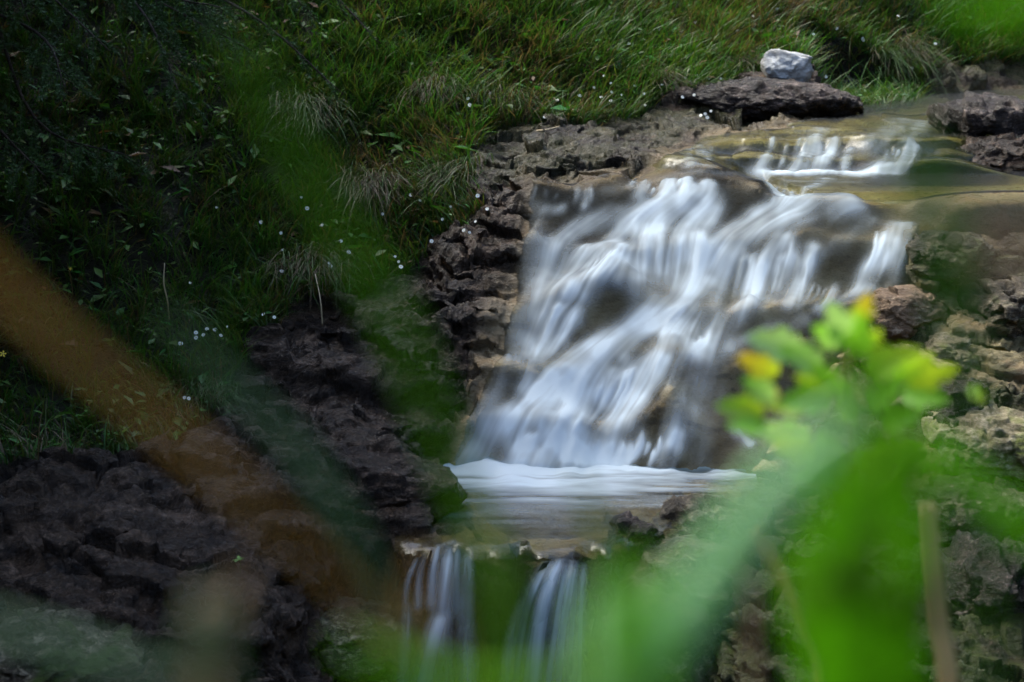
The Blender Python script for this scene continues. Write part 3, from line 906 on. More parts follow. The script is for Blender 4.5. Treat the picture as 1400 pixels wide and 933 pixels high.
ROCKS = [
    # upper stream
    ('stone', 'pale grey angular stone sitting on the dark slab below the grass', 'stone', 1072, 96, 9.5, (.125, .09, .115), M_pale, 5, .3, (.05, .1), .15, .85, .55),
    ('rock_slab', 'long dark flat slab under the pale grey stone', 'rock', 1035, 140, 9.35, (.46, .26, .10), M_purple, 7, -.10, (-.05, .03), .6, .6, .8),
    ('boulder', 'big dark broken boulder between the upper stream and the middle pool', 'rock', 1365, 180, 8.8, (.31, .26, .15), M_purple, 12, .2, (0, .05), .5, .8, 1.1),
    ('boulder', 'low pale speckled boulder at the edge of the middle pool', 'rock', 1375, 214, 8.50, (.27, .16, .085), M_dark, 14, -.1, (.1, -.06), .5, .7, 1.1),
    ('stone', 'small black stone stuck in the grass above the left rock ledge', 'stone', 618, 184, 8.45, (.065, .06, .048), M_purple, 23, .4, (0, 0), .2, .8, .8),
    # right bank
    ('boulder', 'small mossy boulder beside the rightmost strand of the falls', 'rock', 1296, 352, 7.42, (.15, .15, .10), M_mossy, 32, .5, (0, 0), .3, .7, .9),
    ('boulder', 'rounded tan boulder at the right foot of the upper falls', 'rock', 1240, 434, 7.20, (.145, .14, .125), M_tan, 33, .2, (0, .1), .2, .5, .7),
    ('boulder', 'cream tufa boulder below the rounded tan boulder', 'rock', 1312, 492, 7.0, (.15, .13, .095), M_mossy_pale, 34, -.3, (0, .15), .3, .6, .9),
    ('boulder', 'dark green mossy boulder at the right edge above the cream tufa', 'rock', 1385, 432, 7.15, (.20, .18, .15), M_mossy, 35, .3, (0, 0), .5, .75, 1.1),
    ('boulder', 'black wet rock in the gap under the cream tufa boulder', 'rock', 1310, 556, 6.95, (.14, .12, .11), M_purple, 36, .1, (0, 0), .3, .7, .9),
    ('boulder', 'yellow green mossy tufa shelf below the black wet gap', 'rock', 1365, 612, 6.72, (.27, .2, .12), M_mossy_pale, 37, -.1, (0, .05), .5, .55, 1.0),
    ('boulder', 'mossy rounded rock low on the bank under the tufa shelf', 'rock', 1330, 712, 6.35, (.24, .2, .13), M_mossy, 38, .2, (0, .05), .4, .6, 1.0),
    ('boulder', 'dark rock with broken pale facets beside the tan stalk', 'rock', 1352, 830, 6.0, (.25, .22, .22), M_purple, 39, -.2, (0, .1), .6, .85, 1.3),
    # right of the lower pool
    ('rock', 'small black lumpy rock at the right end of the pool lip', 'rock', 868, 748, 6.13, (.090, .09, .095), M_purple, 41, .3, (0, 0), .2, .5, 1.3),
    ('boulder', 'mossy brown rock shoulder holding the right side of the lower pool', 'rock', 965, 722, 6.22, (.17, .16, .10), M_mossy, 42, -.1, (0, .1), .3, .6, 1.0),
    ('boulder', 'large mossy grey boulder under the black lumpy rock', 'rock', 965, 850, 5.95, (.31, .27, .245), M_mossy, 43, .3, (0, .1), .4, .7, 1.0),
    # left side
    ('boulder', 'rounded dark brown boulder at the left edge of the lower pool', 'rock', 530, 676, 6.42, (.25, .22, .155), M_dark, 51, .1, (0, .15), .4, .45, .9),
    ('boulder', 'low grey green rock in the bottom left corner', 'rock', 70, 900, 5.5, (.30, .22, .12), M_mossy, 54, 0, (0, .1), .4, .6, 1.0),
    ('boulder', 'black wet boulder with a green tinge under the thin left fall', 'rock', 500, 880, 5.62, (.17, .18, .15), M_mossy, 56, .2, (0, .15), .2, .5, .8),
]
for a in ROCKS:
    boulder(*a, sub=6 if max(a[6]) > .13 else 5)

# ------------------------------------------------------------------ grass
def normal_at(x, y):
    e = .03
    gx1 = (grid_interp(Z, x + e, y) - grid_interp(Z, x - e, y)) / (2 * e)
    gy1 = (grid_interp(Z, x, y + e) - grid_interp(Z, x, y - e)) / (2 * e)
    return gx1, gy1

def blades(base, length, width, az, lean, droop, col_a, col_b, nseg=4):
    """grass blades as bent tapering ribbons -> verts, tris/quads(as quads), colours"""
    n = len(base)
    t = np.linspace(0, 1, nseg + 1)
    hz = length[:, None] * lean[:, None] * t ** 1.5
    vt = length[:, None] * (t * np.sqrt(np.clip(1 - .55 * lean[:, None] ** 2, .15, 1)) - droop[:, None] * t ** 2.4)
    cx, sx = np.cos(az), np.sin(az)
    ctr = np.stack([base[:, None, 0] + cx[:, None] * hz, base[:, None, 1] + sx[:, None] * hz, base[:, None, 2] + vt], -1)
    tw = rng.uniform(-1.2, 1.2, n)
    wx, wy = np.cos(az + PI / 2 + tw), np.sin(az + PI / 2 + tw)
    wd = width[:, None] * (1 - t ** 2) ** .7 * .5 + .0001
    off = np.stack([wx[:, None] * wd, wy[:, None] * wd, 0 * wd], -1)
    V_ = np.stack([ctr - off, ctr + off], 2).reshape(-1, 3)
    k = np.arange(n)[:, None] * (2 * (nseg + 1)) + np.arange(nseg)[None] * 2
    F_ = np.stack([k, k + 1, k + 3, k + 2], -1).reshape(-1, 4)
    cc = col_a[:, None, :] * (1 - t[None, :, None]) + col_b[:, None, :] * t[None, :, None]
    cc = np.repeat(cc[:, :, None, :], 2, 2).reshape(-1, 3)
    return V_, F_, cc

def sample_grass(n, xr, yr, cond):
    x = rng.uniform(*xr, n)
    y = rng.uniform(*yr, n)
    z = grid_interp(Z, x, y)
    u, v = project(np.stack([x, y, z], -1))
    m = cond(x, y, z, u, v)
    return np.stack([x, y, z], -1)[m]

vis_c = lambda x, y, z, u, v: (u > -160) & (u < 1540) & (v > -170) & (v < 760) & (grid_interp(g_d, x, y) > 2)
T0 = sample_grass(36000, (-2.9, 3.3), (6.2, 12.6), vis_c)
tu, tv = project(T0)
leftness = sstep(520, 200, tu + .25 * (tv - 200))           # left slope: thin grass among herbs, thinned further so dark soil imitates shade
keep = rng.random(len(T0)) > leftness * .58
T0, tu, tv, leftness = T0[keep], tu[keep], tv[keep], leftness[keep]
nb = 13
base = np.repeat(T0, nb, 0) + rng.normal(0, .017, (len(T0) * nb, 3)) * np.array([1, 1, 0])
base[:, 2] = grid_interp(Z, base[:, 0], base[:, 1]) - .012
gx1, gy1 = normal_at(base[:, 0], base[:, 1])
down = np.arctan2(-gy1, -gx1)
n = len(base)
patch = fbm(np.stack([base[:, 0] * 2.6, base[:, 1] * 2.6, 0 * base[:, 0]], -1), 4, 91)
patch2 = fbm(np.stack([base[:, 0] * 6, base[:, 1] * 6, 0 * base[:, 0] + 4], -1), 3, 95)
ln = rng.gamma(6, 1, n) / 6 * (.115 + .05 * patch2)
lean = np.clip(rng.normal(.62, .22, n), .1, 1.05)
az = down + rng.normal(0, .95, n)
dry = (rng.random(n) < np.clip(.09 + .65 * patch, .03, .6))
green = np.stack([.032 + .036 * rng.random(n), .092 + .072 * rng.random(n), .012 + .012 * rng.random(n)], -1) * (1 + .5 * patch2[:, None])
yel = np.array([.090, .125, .022]) * (.7 + .6 * rng.random((n, 1)))
green = np.where((rng.random(n) < .22)[:, None], yel, green)
brown = np.array([.13, .09, .045]) * (.4 + 1.0 * rng.random((n, 1)))
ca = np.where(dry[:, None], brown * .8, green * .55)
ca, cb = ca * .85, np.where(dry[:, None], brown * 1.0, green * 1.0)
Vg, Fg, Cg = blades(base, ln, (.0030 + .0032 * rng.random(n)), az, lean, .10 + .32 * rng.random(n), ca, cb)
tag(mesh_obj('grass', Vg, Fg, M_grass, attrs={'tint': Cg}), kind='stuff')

# near bank, below and around the camera
T1 = sample_grass(2600, (-2.2, 2.2), (-1.2, 2.6), lambda x, y, z, u, v: (np.hypot(x, y) > .25))
base = np.repeat(T1, 6, 0) + rng.normal(0, .02, (len(T1) * 6, 3)) * np.array([1, 1, 0])
base[:, 2] = grid_interp(Z, base[:, 0], base[:, 1]) - .01
n = len(base)
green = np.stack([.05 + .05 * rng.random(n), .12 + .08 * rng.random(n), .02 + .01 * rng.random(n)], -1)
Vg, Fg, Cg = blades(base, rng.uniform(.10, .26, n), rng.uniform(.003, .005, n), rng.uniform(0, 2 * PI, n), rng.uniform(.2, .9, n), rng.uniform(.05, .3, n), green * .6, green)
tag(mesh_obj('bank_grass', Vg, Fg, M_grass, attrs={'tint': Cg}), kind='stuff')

# tussocks of long bleached grass that hang over the rock
def tussock(label, u, v, n, L, dryf, spread):
    q = hit(u, v)
    r = np.random.default_rng(int(u * 7 + v))
    b = np.stack([r.normal(0, spread, n), r.normal(0, spread * .7, n), 0 * r.random(n)], -1)
    zz = grid_interp(Z, b[:, 0] + q[0], b[:, 1] + q[1]) - q[2]
    b[:, 2] = zz - .01
    gx2, gy2 = normal_at(np.array([q[0]]), np.array([q[1]]))
    dn_ = math.atan2(-gy2[0], -gx2[0])
    dr = r.random(n) < dryf
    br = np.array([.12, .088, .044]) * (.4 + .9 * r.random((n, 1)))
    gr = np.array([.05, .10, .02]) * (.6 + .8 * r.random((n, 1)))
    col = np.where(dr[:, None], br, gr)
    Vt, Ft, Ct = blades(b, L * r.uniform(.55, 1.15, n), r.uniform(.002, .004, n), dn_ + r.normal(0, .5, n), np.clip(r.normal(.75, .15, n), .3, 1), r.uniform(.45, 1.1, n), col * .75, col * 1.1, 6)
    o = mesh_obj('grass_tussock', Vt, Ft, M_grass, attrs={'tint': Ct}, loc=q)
    tag(o, label, 'grass tussock', 'grass tussocks hanging over the rock')
for a in [
    ('bleached straw tussock drooping at the grass corner left of the rock ledges', 512, 262, 420, .30, .75, .055),
    ('straw and green tussock above the small black stone', 600, 130, 340, .26, .6, .05),
    ('green tussock hanging over the top brown ledge left of the falls', 622, 250, 360, .22, .3, .05),
    ('dry brown tussock in the grass behind the pale grey stone', 1010, 92, 260, .22, .75, .05),
    ('fine straw tussock drooping over the rocks at the far right of the grass', 1235, 78, 340, .32, .6, .06),
    ('green tussock trailing into the stream right of the pale grey stone', 1215, 108, 300, .24, .15, .05),
    ('dry tussock overhanging the dark slab below the daisies', 905, 118, 300, .22, .7, .05),
    ('brown grass tussock hanging in shade over the broad glossy rock slope', 430, 372, 380, .27, .5, .06),
    ('brown green tussock at the grass foot beside the top of the falls', 690, 140, 300, .22, .45, .05),
    ('dark green tussock low on the shaded slope above the left cliff', 285, 545, 260, .22, .25, .05),
    ('wispy green tussock half way up the bank over the straw corner tussock', 420, 160, 360, .28, .3, .06),
]:
    tussock(*a)

# leafy ground cover
H0 = sample_grass(60000, (-2.9, 3.2), (6.2, 12), vis_c)
hu, hv = project(H0)
k = rng.random(len(H0)) < np.where(hu < 420, .45, .5) * np.clip(.6 + 1.2 * fbm(np.stack([H0[:, 0] * 3, H0[:, 1] * 3, 0 * H0[:, 0]], -1), 3, 33), .05, 1)
H0 = H0[k]
n = len(H0)
sz = rng.gamma(4, 1, n) / 4 * .021
a = rng.uniform(0, 2 * PI, n)
tl = rng.uniform(-.7, .9, n)
H0[:, 2] += rng.uniform(.005, .075, n)
dx = np.stack([np.cos(a), np.sin(a), tl * .6], -1) * sz[:, None]
dy = np.stack([-np.sin(a), np.cos(a), rng.uniform(-.5, .5, n)], -1) * sz[:, None] * .42
up = np.array([0, 0, 1.]) * sz[:, None] * .18
vv = np.stack([H0 - dx, H0 - dx * .2 + dy + up, H0 + dx, H0 - dx * .2 - dy + up, H0 - dx * .1], 1).reshape(-1, 3)
kk = np.arange(n)[:, None] * 5
ff = np.concatenate([kk + np.array([[0, 4, 1, 1]]), kk + np.array([[4, 2, 1, 1]]), kk + np.array([[0, 3, 4, 4]]), kk + np.array([[3, 2, 4, 4]])], 0)[:, :3]
hc = np.stack([.03 + .04 * rng.random(n), .09 + .08 * rng.random(n), .012 + .012 * rng.random(n)], -1)
hc = np.where((rng.random(n) < .12)[:, None], np.array([.12, .06, .025]), hc)
tag(mesh_obj('ground_cover_leaves', vv, ff, M_grass, attrs={'tint': np.repeat(hc, 5, 0)}), kind='stuff')

# ------------------------------------------------------------------ flowers
def plain(name, col, rough=.6, trans=0.0):
    m, nt, out, N, L = new_mat(name)
    tc = N('TexCoord').outputs['Object']
    c = mixc(N, L, noise_n(N, L, tc, 60, 4), tuple(.8 * x for x in col), tuple(min(1, 1.12 * x) for x in col))
    b = N('BsdfPrincipled')
    L(c, b.inputs['Base Color'])
    b.inputs['Roughness'].default_value = rough
    L(b.outputs[0], out.inputs[0])
    return m
M_petal = plain('white_petal', (.70, .71, .64))
M_yellow = plain('yellow_flower_centre', (.62, .50, .10))
M_yellowpetal = plain('yellow_petal', (.75, .55, .02))
M_stem = plain('green_flower_stem', (.05, .10, .02))

def flower_meshes(np_, r, pet_mat, nm):
    vs, fs = [], []
    for i in range(np_):
        a = 2 * PI * i / np_
        ca_, sa_ = math.cos(a), math.sin(a)
        for (rr, ww, zz) in ((.18, .05, 0), (.65, .24, .10), (1.0, .13, .05), (.65, -.24, .10), (.18, -.05, 0)):
            vs.append((r * (rr * ca_ - ww * sa_), r * (rr * sa_ + ww * ca_), r * zz))
        k = i * 5
        fs.append((k, k + 4, k + 3, k + 2, k + 1))
    pet = mesh_obj('petals', vs, [f[::-1] for f in fs], pet_mat)
    v3, f3 = ICO[3]
    cen = mesh_obj('flower_centre', v3 * np.array([.26, .26, .14]) * r + np.array([0, 0, r * .08]), f3, M_yellow)
    st_v, st_f = tube([(0, 0, 0), (.004, .002, -.05), (0, .012, -.12)], [.0008, .001, .0011], 5)
    ste = mesh_obj('stem', st_v, st_f, M_stem)
    return pet, cen, ste
DAISY = flower_meshes(9, .0105, M_petal, 'daisy')
BUTTER = flower_meshes(5, .0105, M_yellowpetal, 'buttercup')
FIRST = {}

def flower(kind, label, u, v, group, sc=1.0):
    src = DAISY if kind == 'daisy' else BUTTER
    q = hit(u, v)
    tow = (CAM - q)
    tow /= np.linalg.norm(tow)
    q = q + tow * random.uniform(.10, .15)
    root = empty(kind, q)
    nrm = Vector((tow[0] + random.uniform(-.6, .6), tow[1] + random.uniform(-.4, .4), .75)).normalized()
    root.rotation_euler = nrm.to_track_quat('Z', 'Y').to_euler()
    s = sc * random.uniform(.55, 1.0)
    root.scale = (s, s, s)
    for o in src:
        if kind in FIRST:
            c = o.copy()
            C.objects.link(c)
        else:
            c = o
        c.parent = root
    FIRST[kind] = 1
    tag(root, label, kind, group)
    return root
FL = [
    ('small white daisy in the flower patch on the bank left of the pale grey stone', [(952, 103), (968, 108), (937, 107), (915, 105), (956, 124), (970, 128), (949, 130), (933, 133), (985, 108), (880, 128), (835, 114), (826, 104), (836, 126), (822, 133), (791, 131), (835, 138), (882, 144), (915, 112), (964, 156), (972, 152), (967, 161), (958, 158), (1012, 133), (1022, 131), (1017, 121), (905, 116), (927, 120), (944, 112), (978, 120), (990, 116), (868, 118), (850, 130), (812, 120)]),
    ('small white daisy dotted over the high grass above the pale grey stone', [(943, 25), (986, 36), (1008, 42), (951, 31), (1112, 47), (1144, 39), (1180, 53), (1129, 105), (1247, 93), (1180, 55), (1279, 60), (1228, 22), (1030, 22), (1062, 12), (860, 60), (900, 40)]),
    ('small white daisy in the grass between the small black stone and the flower patch', [(670, 128), (642, 144), (640, 135), (762, 137), (793, 131), (745, 160), (784, 150)]),
    ('small white daisy hanging by the straw tussock left of the rock ledges', [(562, 267), (574, 274), (523, 293), (653, 268), (616, 283), (634, 315), (642, 318), (650, 303), (605, 300), (548, 365), (545, 358), (540, 351), (666, 286), (590, 330)]),
    ('small white daisy scattered on the shaded slope above the broad glossy rock', [(440, 308), (357, 304), (452, 364), (450, 360), (466, 330), (477, 345), (420, 285), (384, 319), (296, 284), (386, 342), (412, 270), (385, 371)]),
    ('small white daisy in the low clump at the shaded rock edge', [(260, 387), (268, 455), (283, 450), (294, 451), (302, 459), (278, 458), (360, 430), (375, 434), (252, 544), (258, 545), (247, 470), (268, 462), (310, 447)]),
]
for lab, pts in FL:
    for (u, v) in pts:
        flower('daisy', lab, u, v, lab.replace('small white daisy', 'daisies'), 1.0)
flower('buttercup', 'single yellow flower in the dark of the shaded left slope', 96, 368, None, 1.1)
flower('buttercup', 'small yellow flower at the left picture edge above the brown blade', 4, 484, None, 1.5)

# a few larger herbs with leaves one can tell
def lobed_leaf(L_, W_, lobes=3, fold=.18, curl=.15, depth=.28):
    """leaf along +x with a toothed outline, folded on its midrib -> verts, faces, t"""
    m = 25
    t = np.linspace(0, 1, m)
    prof = np.sin(PI * np.clip(t, 0, 1) ** .8) ** .85
    wv_ = prof * (1 - depth * (np.abs(np.sin(PI * lobes * t ** .95)) < .35) * (t > .1) * (t < .93)) * W_ / 2
    vs, tt = [], []
    for i in range(m):
        for s in (-1, -.5, 0, .5, 1):
            vs.append((L_ * t[i], s * wv_[i], fold * abs(s) * wv_[i] - curl * L_ * t[i] ** 2 + .01 * L_ * math.sin(7 * t[i] + s)))
            tt.append(t[i])
    fs = [(i * 5 + j, (i + 1) * 5 + j, (i + 1) * 5 + j + 1, i * 5 + j + 1) for i in range(m - 1) for j in range(4)]
    return np.array(vs), fs, np.array(tt)

def herb(label, u, v, n, L_, col, lift=.03):
    q = hit(u, v)
    r = np.random.default_rng(int(u * 3 + v))
    root = empty('leafy_herb', q)
    sv, sf = tube(curve3([(0, 0, -.02), (.003, -.005, lift * .5), (0, -.012, lift)], 6), .0012, 5)
    mesh_obj('stem', sv, sf, M_stem, root)
    for i in range(n):
        a_ = 2 * PI * i / n + r.uniform(-.3, .3)
        v_, f_, t_ = lobed_leaf(L_ * r.uniform(.75, 1.2), L_ * .62, 3)
        R_ = Matrix.Rotation(a_, 3, 'Z') @ Matrix.Rotation(r.uniform(-.6, .1), 3, 'Y')
        v_ = v_ @ np.array(R_).T + np.array([0, -.012, lift])
        c_ = np.array(col) * r.uniform(.7, 1.3)
        mesh_obj('leaf', v_, f_, M_grass, root, attrs={'tint': np.repeat(c_[None], len(v_), 0)})
    tag(root, label, 'herb')
for a in [
    ('pale green round leaved herb alone in the dark of the left slope', 160, 193, 5, .05, (.035, .10, .04)),
    ('bright green leaf herb on the dark soil below the straw tussock', 548, 320, 3, .032, (.09, .20, .02)),
    ('small bright sprig growing on the brown rock at the bottom left', 328, 776, 6, .02, (.08, .20, .02)),
    ('broad leaved herb low on the shaded slope under the dark tussock', 335, 388, 5, .045, (.03, .085, .02)),
    ('light green herb in the grass high on the left of the bank', 502, 100, 4, .035, (.06, .15, .03)),
    ('yellow green herb clump on the shaded edge behind the brown blade', 150, 478, 7, .04, (.09, .13, .015)),
    ('green herb in front of the mossy slab below the daisies', 1016, 142, 4, .035, (.07, .17, .03)),
    ('green herb at the edge of the grass above the glossy purple rock', 672, 190, 5, .03, (.05, .14, .02)),
]:
    herb(*a)
def dead_stalk(label, pts, rad):
    p3 = [at(*p) for p in pts]
    sv, sf = tube(curve3(p3, 14), np.linspace(rad, rad * .6, 14), 6)
    c0 = p3[0]
    tag(mesh_obj('dead_stalk', np.array(sv) - c0, sf, M_straw, loc=c0), label, 'stalk')
M_straw = plain('pale_straw', (.42, .33, .20))
h1 = hit(230, 440)
dead_stalk('pale dead stalk hanging upright in the dark left slope', [(232, 446, h1[1] + .02), (229, 412, h1[1] - .04), (224, 388, h1[1] - .06), (225, 360, h1[1] - .05)], .0035)
h1 = hit(440, 440)
dead_stalk('thin straw stalk hanging over the broad glossy rock slope', [(441, 446, h1[1] - .03), (438, 410, h1[1] - .03), (431, 375, h1[1] + .05)], .003)
h1 = hit(850, 178)
dead_stalk('dry brown twig lying on the rock under the daisies', [(728, 180, hit(728, 180)[1] - .03), (750, 177, hit(750, 177)[1] - .04), (772, 171, hit(772, 171)[1] - .03)], .004)

# ------------------------------------------------------------------ the spruce over the left bank
M_bark = rock_material('spruce_bark', (.02, .014, .010), (.06, .042, .03), (.14, .11, .09), .4, wet=.1)
M_needle = leaf_material('spruce_needles', attr='tint', trans=.2, rough=.5)
tx, ty = -3.0, 8.45
tz = gz(tx, ty)
spruce = empty('spruce_tree', (tx, ty, tz))
tag(spruce, 'dark spruce whose drooping twiggy branches hang into the top left corner', 'tree')
hT = 6.6
tv_, tf_ = tube(curve3([(0, 0, -.3), (.02, 0, 1.5), (.0, .03, 4), (.02, 0, hT)], 20), np.linspace(.17, .02, 20), 12)
mesh_obj('trunk', tv_, tf_, M_bark, spruce)

def spruce_branch(p0, p1, sag, ntw, twl, fine, seed):
    r = np.random.default_rng(seed)
    p0, p1 = np.array(p0, float), np.array(p1, float)
    mid = (p0 + p1) / 2 + np.array([0, 0, sag])
    m = 26
    wob_ = .05 * np.linalg.norm(p1 - p0)
    cv = curve3([p0, p0 * .7 + p1 * .3 + np.array([0, 0, sag * .9]) + r.normal(0, wob_, 3), mid * .9 + p1 * .1 + r.normal(0, wob_, 3), p0 * .2 + p1 * .8 + np.array([0, 0, sag * .25]) + r.normal(0, wob_ * .7, 3), p1], m)
    bv, bf = tube(cv, np.linspace(.016 if fine else .02, .0025, m), 6)
    bv, bf = list(bv), list(bf)
    axis = (p1 - p0) / np.linalg.norm(p1 - p0)
    side = np.cross(axis, (0, 0, 1.))
    side /= np.linalg.norm(side)
    NV, NC = [], []
    for i in range(ntw):
        f_ = .22 + .78 * (i + r.random()) / ntw
        b_ = cv[int(f_ * (m - 1))]
        s = 1 if i % 2 else -1
        l_ = twl * (1.15 - .75 * f_) * r.uniform(.6, 1.15)
        d_ = axis * r.uniform(.5, .9) + s * side * r.uniform(.5, 1.0) + np.array([0, 0, r.uniform(-.55, .05)])
        d_ /= np.linalg.norm(d_)
        e_ = b_ + d_ * l_ + np.array([0, 0, -.18 * l_])
        tcv = curve3([b_, (b_ + e_) / 2 + np.array([0, 0, .06 * l_]), e_], 7)
        if fine:
            v_, f2 = tube(tcv, np.linspace(.003, .001, 7), 4, False)
            o_ = len(bv)
            bv += list(v_)
            bf += [tuple(o_ + q for q in g) for g in f2]
        nn = int((330 if fine else 84) * l_ / .3)
        tt = r.random(nn) ** .8
        c_ = tcv[np.minimum((tt * 6).astype(int), 5)] * (1 - (tt * 6 % 1))[:, None] + tcv[np.minimum((tt * 6).astype(int) + 1, 6)] * (tt * 6 % 1)[:, None]
        nd = r.normal(size=(nn, 3)) + d_ * 1.1
        nd[:, 2] += .2
        nd /= np.linalg.norm(nd, axis=1)[:, None]
        nl = (.017 if fine else .06) * r.uniform(.7, 1.3, nn)
        nw = .0017 if fine else .012
        wv2 = np.cross(nd, r.normal(size=(nn, 3)))
        wv2 /= np.linalg.norm(wv2, axis=1)[:, None]
        NV.append(np.stack([c_ - wv2 * nw, c_ + wv2 * nw, c_ + nd * nl[:, None] + wv2 * nw * .4, c_ + nd * nl[:, None] - wv2 * nw * .4], 1).reshape(-1, 3))
        NC.append(np.repeat(np.array([[.035, .075, .018]]) * r.uniform(.6, 1.7, (nn, 1)), 4, 0))
    br = mesh_obj('branch', np.array(bv), bf, M_bark, spruce)
    NV = np.concatenate(NV)
    F2 = np.arange(len(NV)).reshape(-1, 4)
    mesh_obj('needles', NV, F2, M_needle, br, attrs={'tint': np.concatenate(NC)})
base_l = np.array([tx, ty, tz])
for i, (u, v, y, zo, sag) in enumerate([(345, 70, 7.9, .6, .25), (470, 130, 7.95, .9, .32), (255, 150, 7.6, .5, .2), (180, 215, 7.4, .4, .15), (430, 25, 8.1, 1.1, .3), (150, 70, 7.5, .7, .2), (90, 120, 7.1, .5, .15),
                                        (300, 10, 7.7, 1.0, .25), (60, 240, 7.2, .3, .1), (220, 40, 8.2, .9, .2), (520, 60, 8.3, 1.3, .35), (40, 30, 7.3, .9, .15)]):
    spruce_branch((0, 0, zo), at(u, v, y) - base_l, sag, 46 if i not in (1, 10) else 20, .34 if i not in (1, 10) else .24, True, 300 + i)
for i in range(96):  # crown out of view, made broad and dense to shade the left bank
    h_ = 1.3 + (hT - 1.5) * (i / 95) ** .9
    a_ = i * 2.399 + .3
    rl = (2.3 * (1 - (h_ / hT)) + .25) * random.uniform(.85, 1.1)
    spruce_branch((0, 0, h_), (rl * math.cos(a_), rl * math.sin(a_), h_ - .28 * rl), .10 * rl, 26, .62 * max(.35, rl / 2), False, 400 + i)

second = empty('spruce_tree', (-3.5, 6.5, gz(-3.5, 6.5)))  # tree out of view, added for the shade it casts on the lower left
tag(second, 'unseen spruce added on the left bank to shade the lower left', 'tree')
for ch in [o for o in C.objects if o.parent == spruce and (o.name.startswith('trunk') or int((o.name.split('.') + ['0'])[1]) >= 12)]:
    c = ch.copy()
    C.objects.link(c)
    c.parent = second
    for g2 in ch.children:
        d = g2.copy()
        C.objects.link(d)
        d.parent = c
# ------------------------------------------------------------------ plants right in front of the lens, rooted in the near bank
def ribbon(pts3, widths, thick=.0005, fold=.18, twist=0.0, m=40):
    cv = curve3(pts3, m)
    wd = np.interp(np.linspace(0, 1, m), np.linspace(0, 1, len(widths)), widths)
    T = np.gradient(cv, axis=0)
    T /= np.linalg.norm(T, axis=1)[:, None]
    vs = []
    for i in range(m):
        vw = CAM - cv[m // 2]
        vw /= np.linalg.norm(vw)
        a_ = np.cross(T[i], vw)
        a_ /= np.linalg.norm(a_) + 1e-9
        n_2 = np.cross(a_, T[i])
        ang = twist * (i / (m - 1) - .5)
        a2 = a_ * math.cos(ang) + n_2 * math.sin(ang)
        n2 = -a_ * math.sin(ang) + n_2 * math.cos(ang)
        h = wd[i] / 2
        for (s, k) in ((-1, 0), (-.5, 1), (0, 1), (.5, 1), (1, 0)):
            vs.append(cv[i] + a2 * h * s + n2 * (fold * h * abs(s) + k * thick))
        for (s, k) in ((.5, 1), (0, 1), (-.5, 1)):
            vs.append(cv[i] + a2 * h * s + n2 * (fold * h * abs(s) - k * thick))
    fs = [(i * 8 + k, i * 8 + (k + 1) % 8, (i + 1) * 8 + (k + 1) % 8, (i + 1) * 8 + k) for i in range(m - 1) for k in range(8)]
    fs += [tuple(range(8))[::-1], tuple((m - 1) * 8 + k for k in range(8))]
    return np.array(vs), fs

def fg_blade(name, label, cat, pts, wpx, mat, root=None, fold=.18, twist=.3, group=None, tip=True):
    """pts: picture points with distances from tip to foot; the foot runs on down to the ground of the near bank"""
    p3 = [at(*p) for p in pts]
    ym = np.mean([p[2] for p in pts])
    ws = [w_ * p[2] / FPX for w_, p in zip(wpx, pts)]
    if root is not None:
        rx, ry = root
        rz_ = gz(rx, ry) - .02
        last = p3[-1]
        p3.append(np.array([last[0] * .4 + rx * .6, last[1] * .4 + ry * .6, last[2] * .45 + rz_ * .55]))
        p3.append(np.array([rx, ry, rz_]))
        ws += [ws[-1] * .85, ws[-1] * .6]
    foot = p3[-1]
    v_, f_ = ribbon(p3, ws, fold=fold, twist=twist)
    o = mesh_obj(name, v_ - foot, f_, mat, loc=foot)
    tag(o, label, cat, group)
    return o
M_brownblade = leaf_material('withered_brown_blade', (.36, .24, .075), .5, .6)
M_greenblade = leaf_material('green_blade', (.125, .26, .02), .5, .45)
M_dimblade = leaf_material('dark_green_blade', (.10, .22, .04), .45, .45)
M_mint = leaf_material('blue_green_blade', (.36, .60, .38), .5, .4)
M_bright = leaf_material('bright_green_leaf', (.20, .42, .02), .65, .4)
M_tanstem = leaf_material('tan_stalk', (.66, .45, .27), .25, .6)
M_pink = leaf_material('pinkish_brown_stalk', (.36, .26, .18), .3, .6)
M_grey = leaf_material('grey_green_blade', (.10, .17, .09), .4, .5)

fg_blade('wild_grass_leaf', 'withered golden brown blade slanting from the left edge to the bottom', 'grass blade', [(-90, 270, .42), (-20, 375, .42), (110, 490, .42), (260, 615, .42), (420, 755, .42), (550, 880, .42), (640, 980, .42)], [16, 30, 22, 20, 13, 12, 8], M_brownblade, (.10, .46))
fg_blade('wild_grass_leaf', 'long soft green blade running down beside the left rock ledges', 'grass blade', [(330, 40, .42), (385, 170, .42), (455, 290, .42), (540, 440, .42), (590, 560, .42), (640, 690, .42), (680, 820, .42), (700, 980, .42)], [8, 26, 32, 34, 34, 34, 36, 36], M_greenblade, (.0, .5))
fg_blade('wild_grass_leaf', 'dim green blade with a bluish bend over the shaded rock', 'grass blade', [(225, 430, .55), (310, 520, .55), (400, 610, .55), (450, 680, .55), (500, 760, .55), (550, 900, .55), (570, 990, .55)], [6, 22, 30, 36, 20, 16, 16], M_grey, (-.05, .65))
fg_blade('wild_grass_leaf', 'yellow green upright blade in front of the thin left fall', 'grass blade', [(640, 660, .45), (665, 760, .45), (685, 860, .45), (700, 990, .45)], [24, 40, 46, 50], M_greenblade, (.03, .45))
fg_blade('grass_stalk', 'pinkish brown blurred stalk rising at the bottom left', 'stalk', [(335, 770, .50), (320, 830, .50), (295, 900, .50), (280, 990, .50)], [5, 26, 38, 42], M_pink, (-.10, .5))
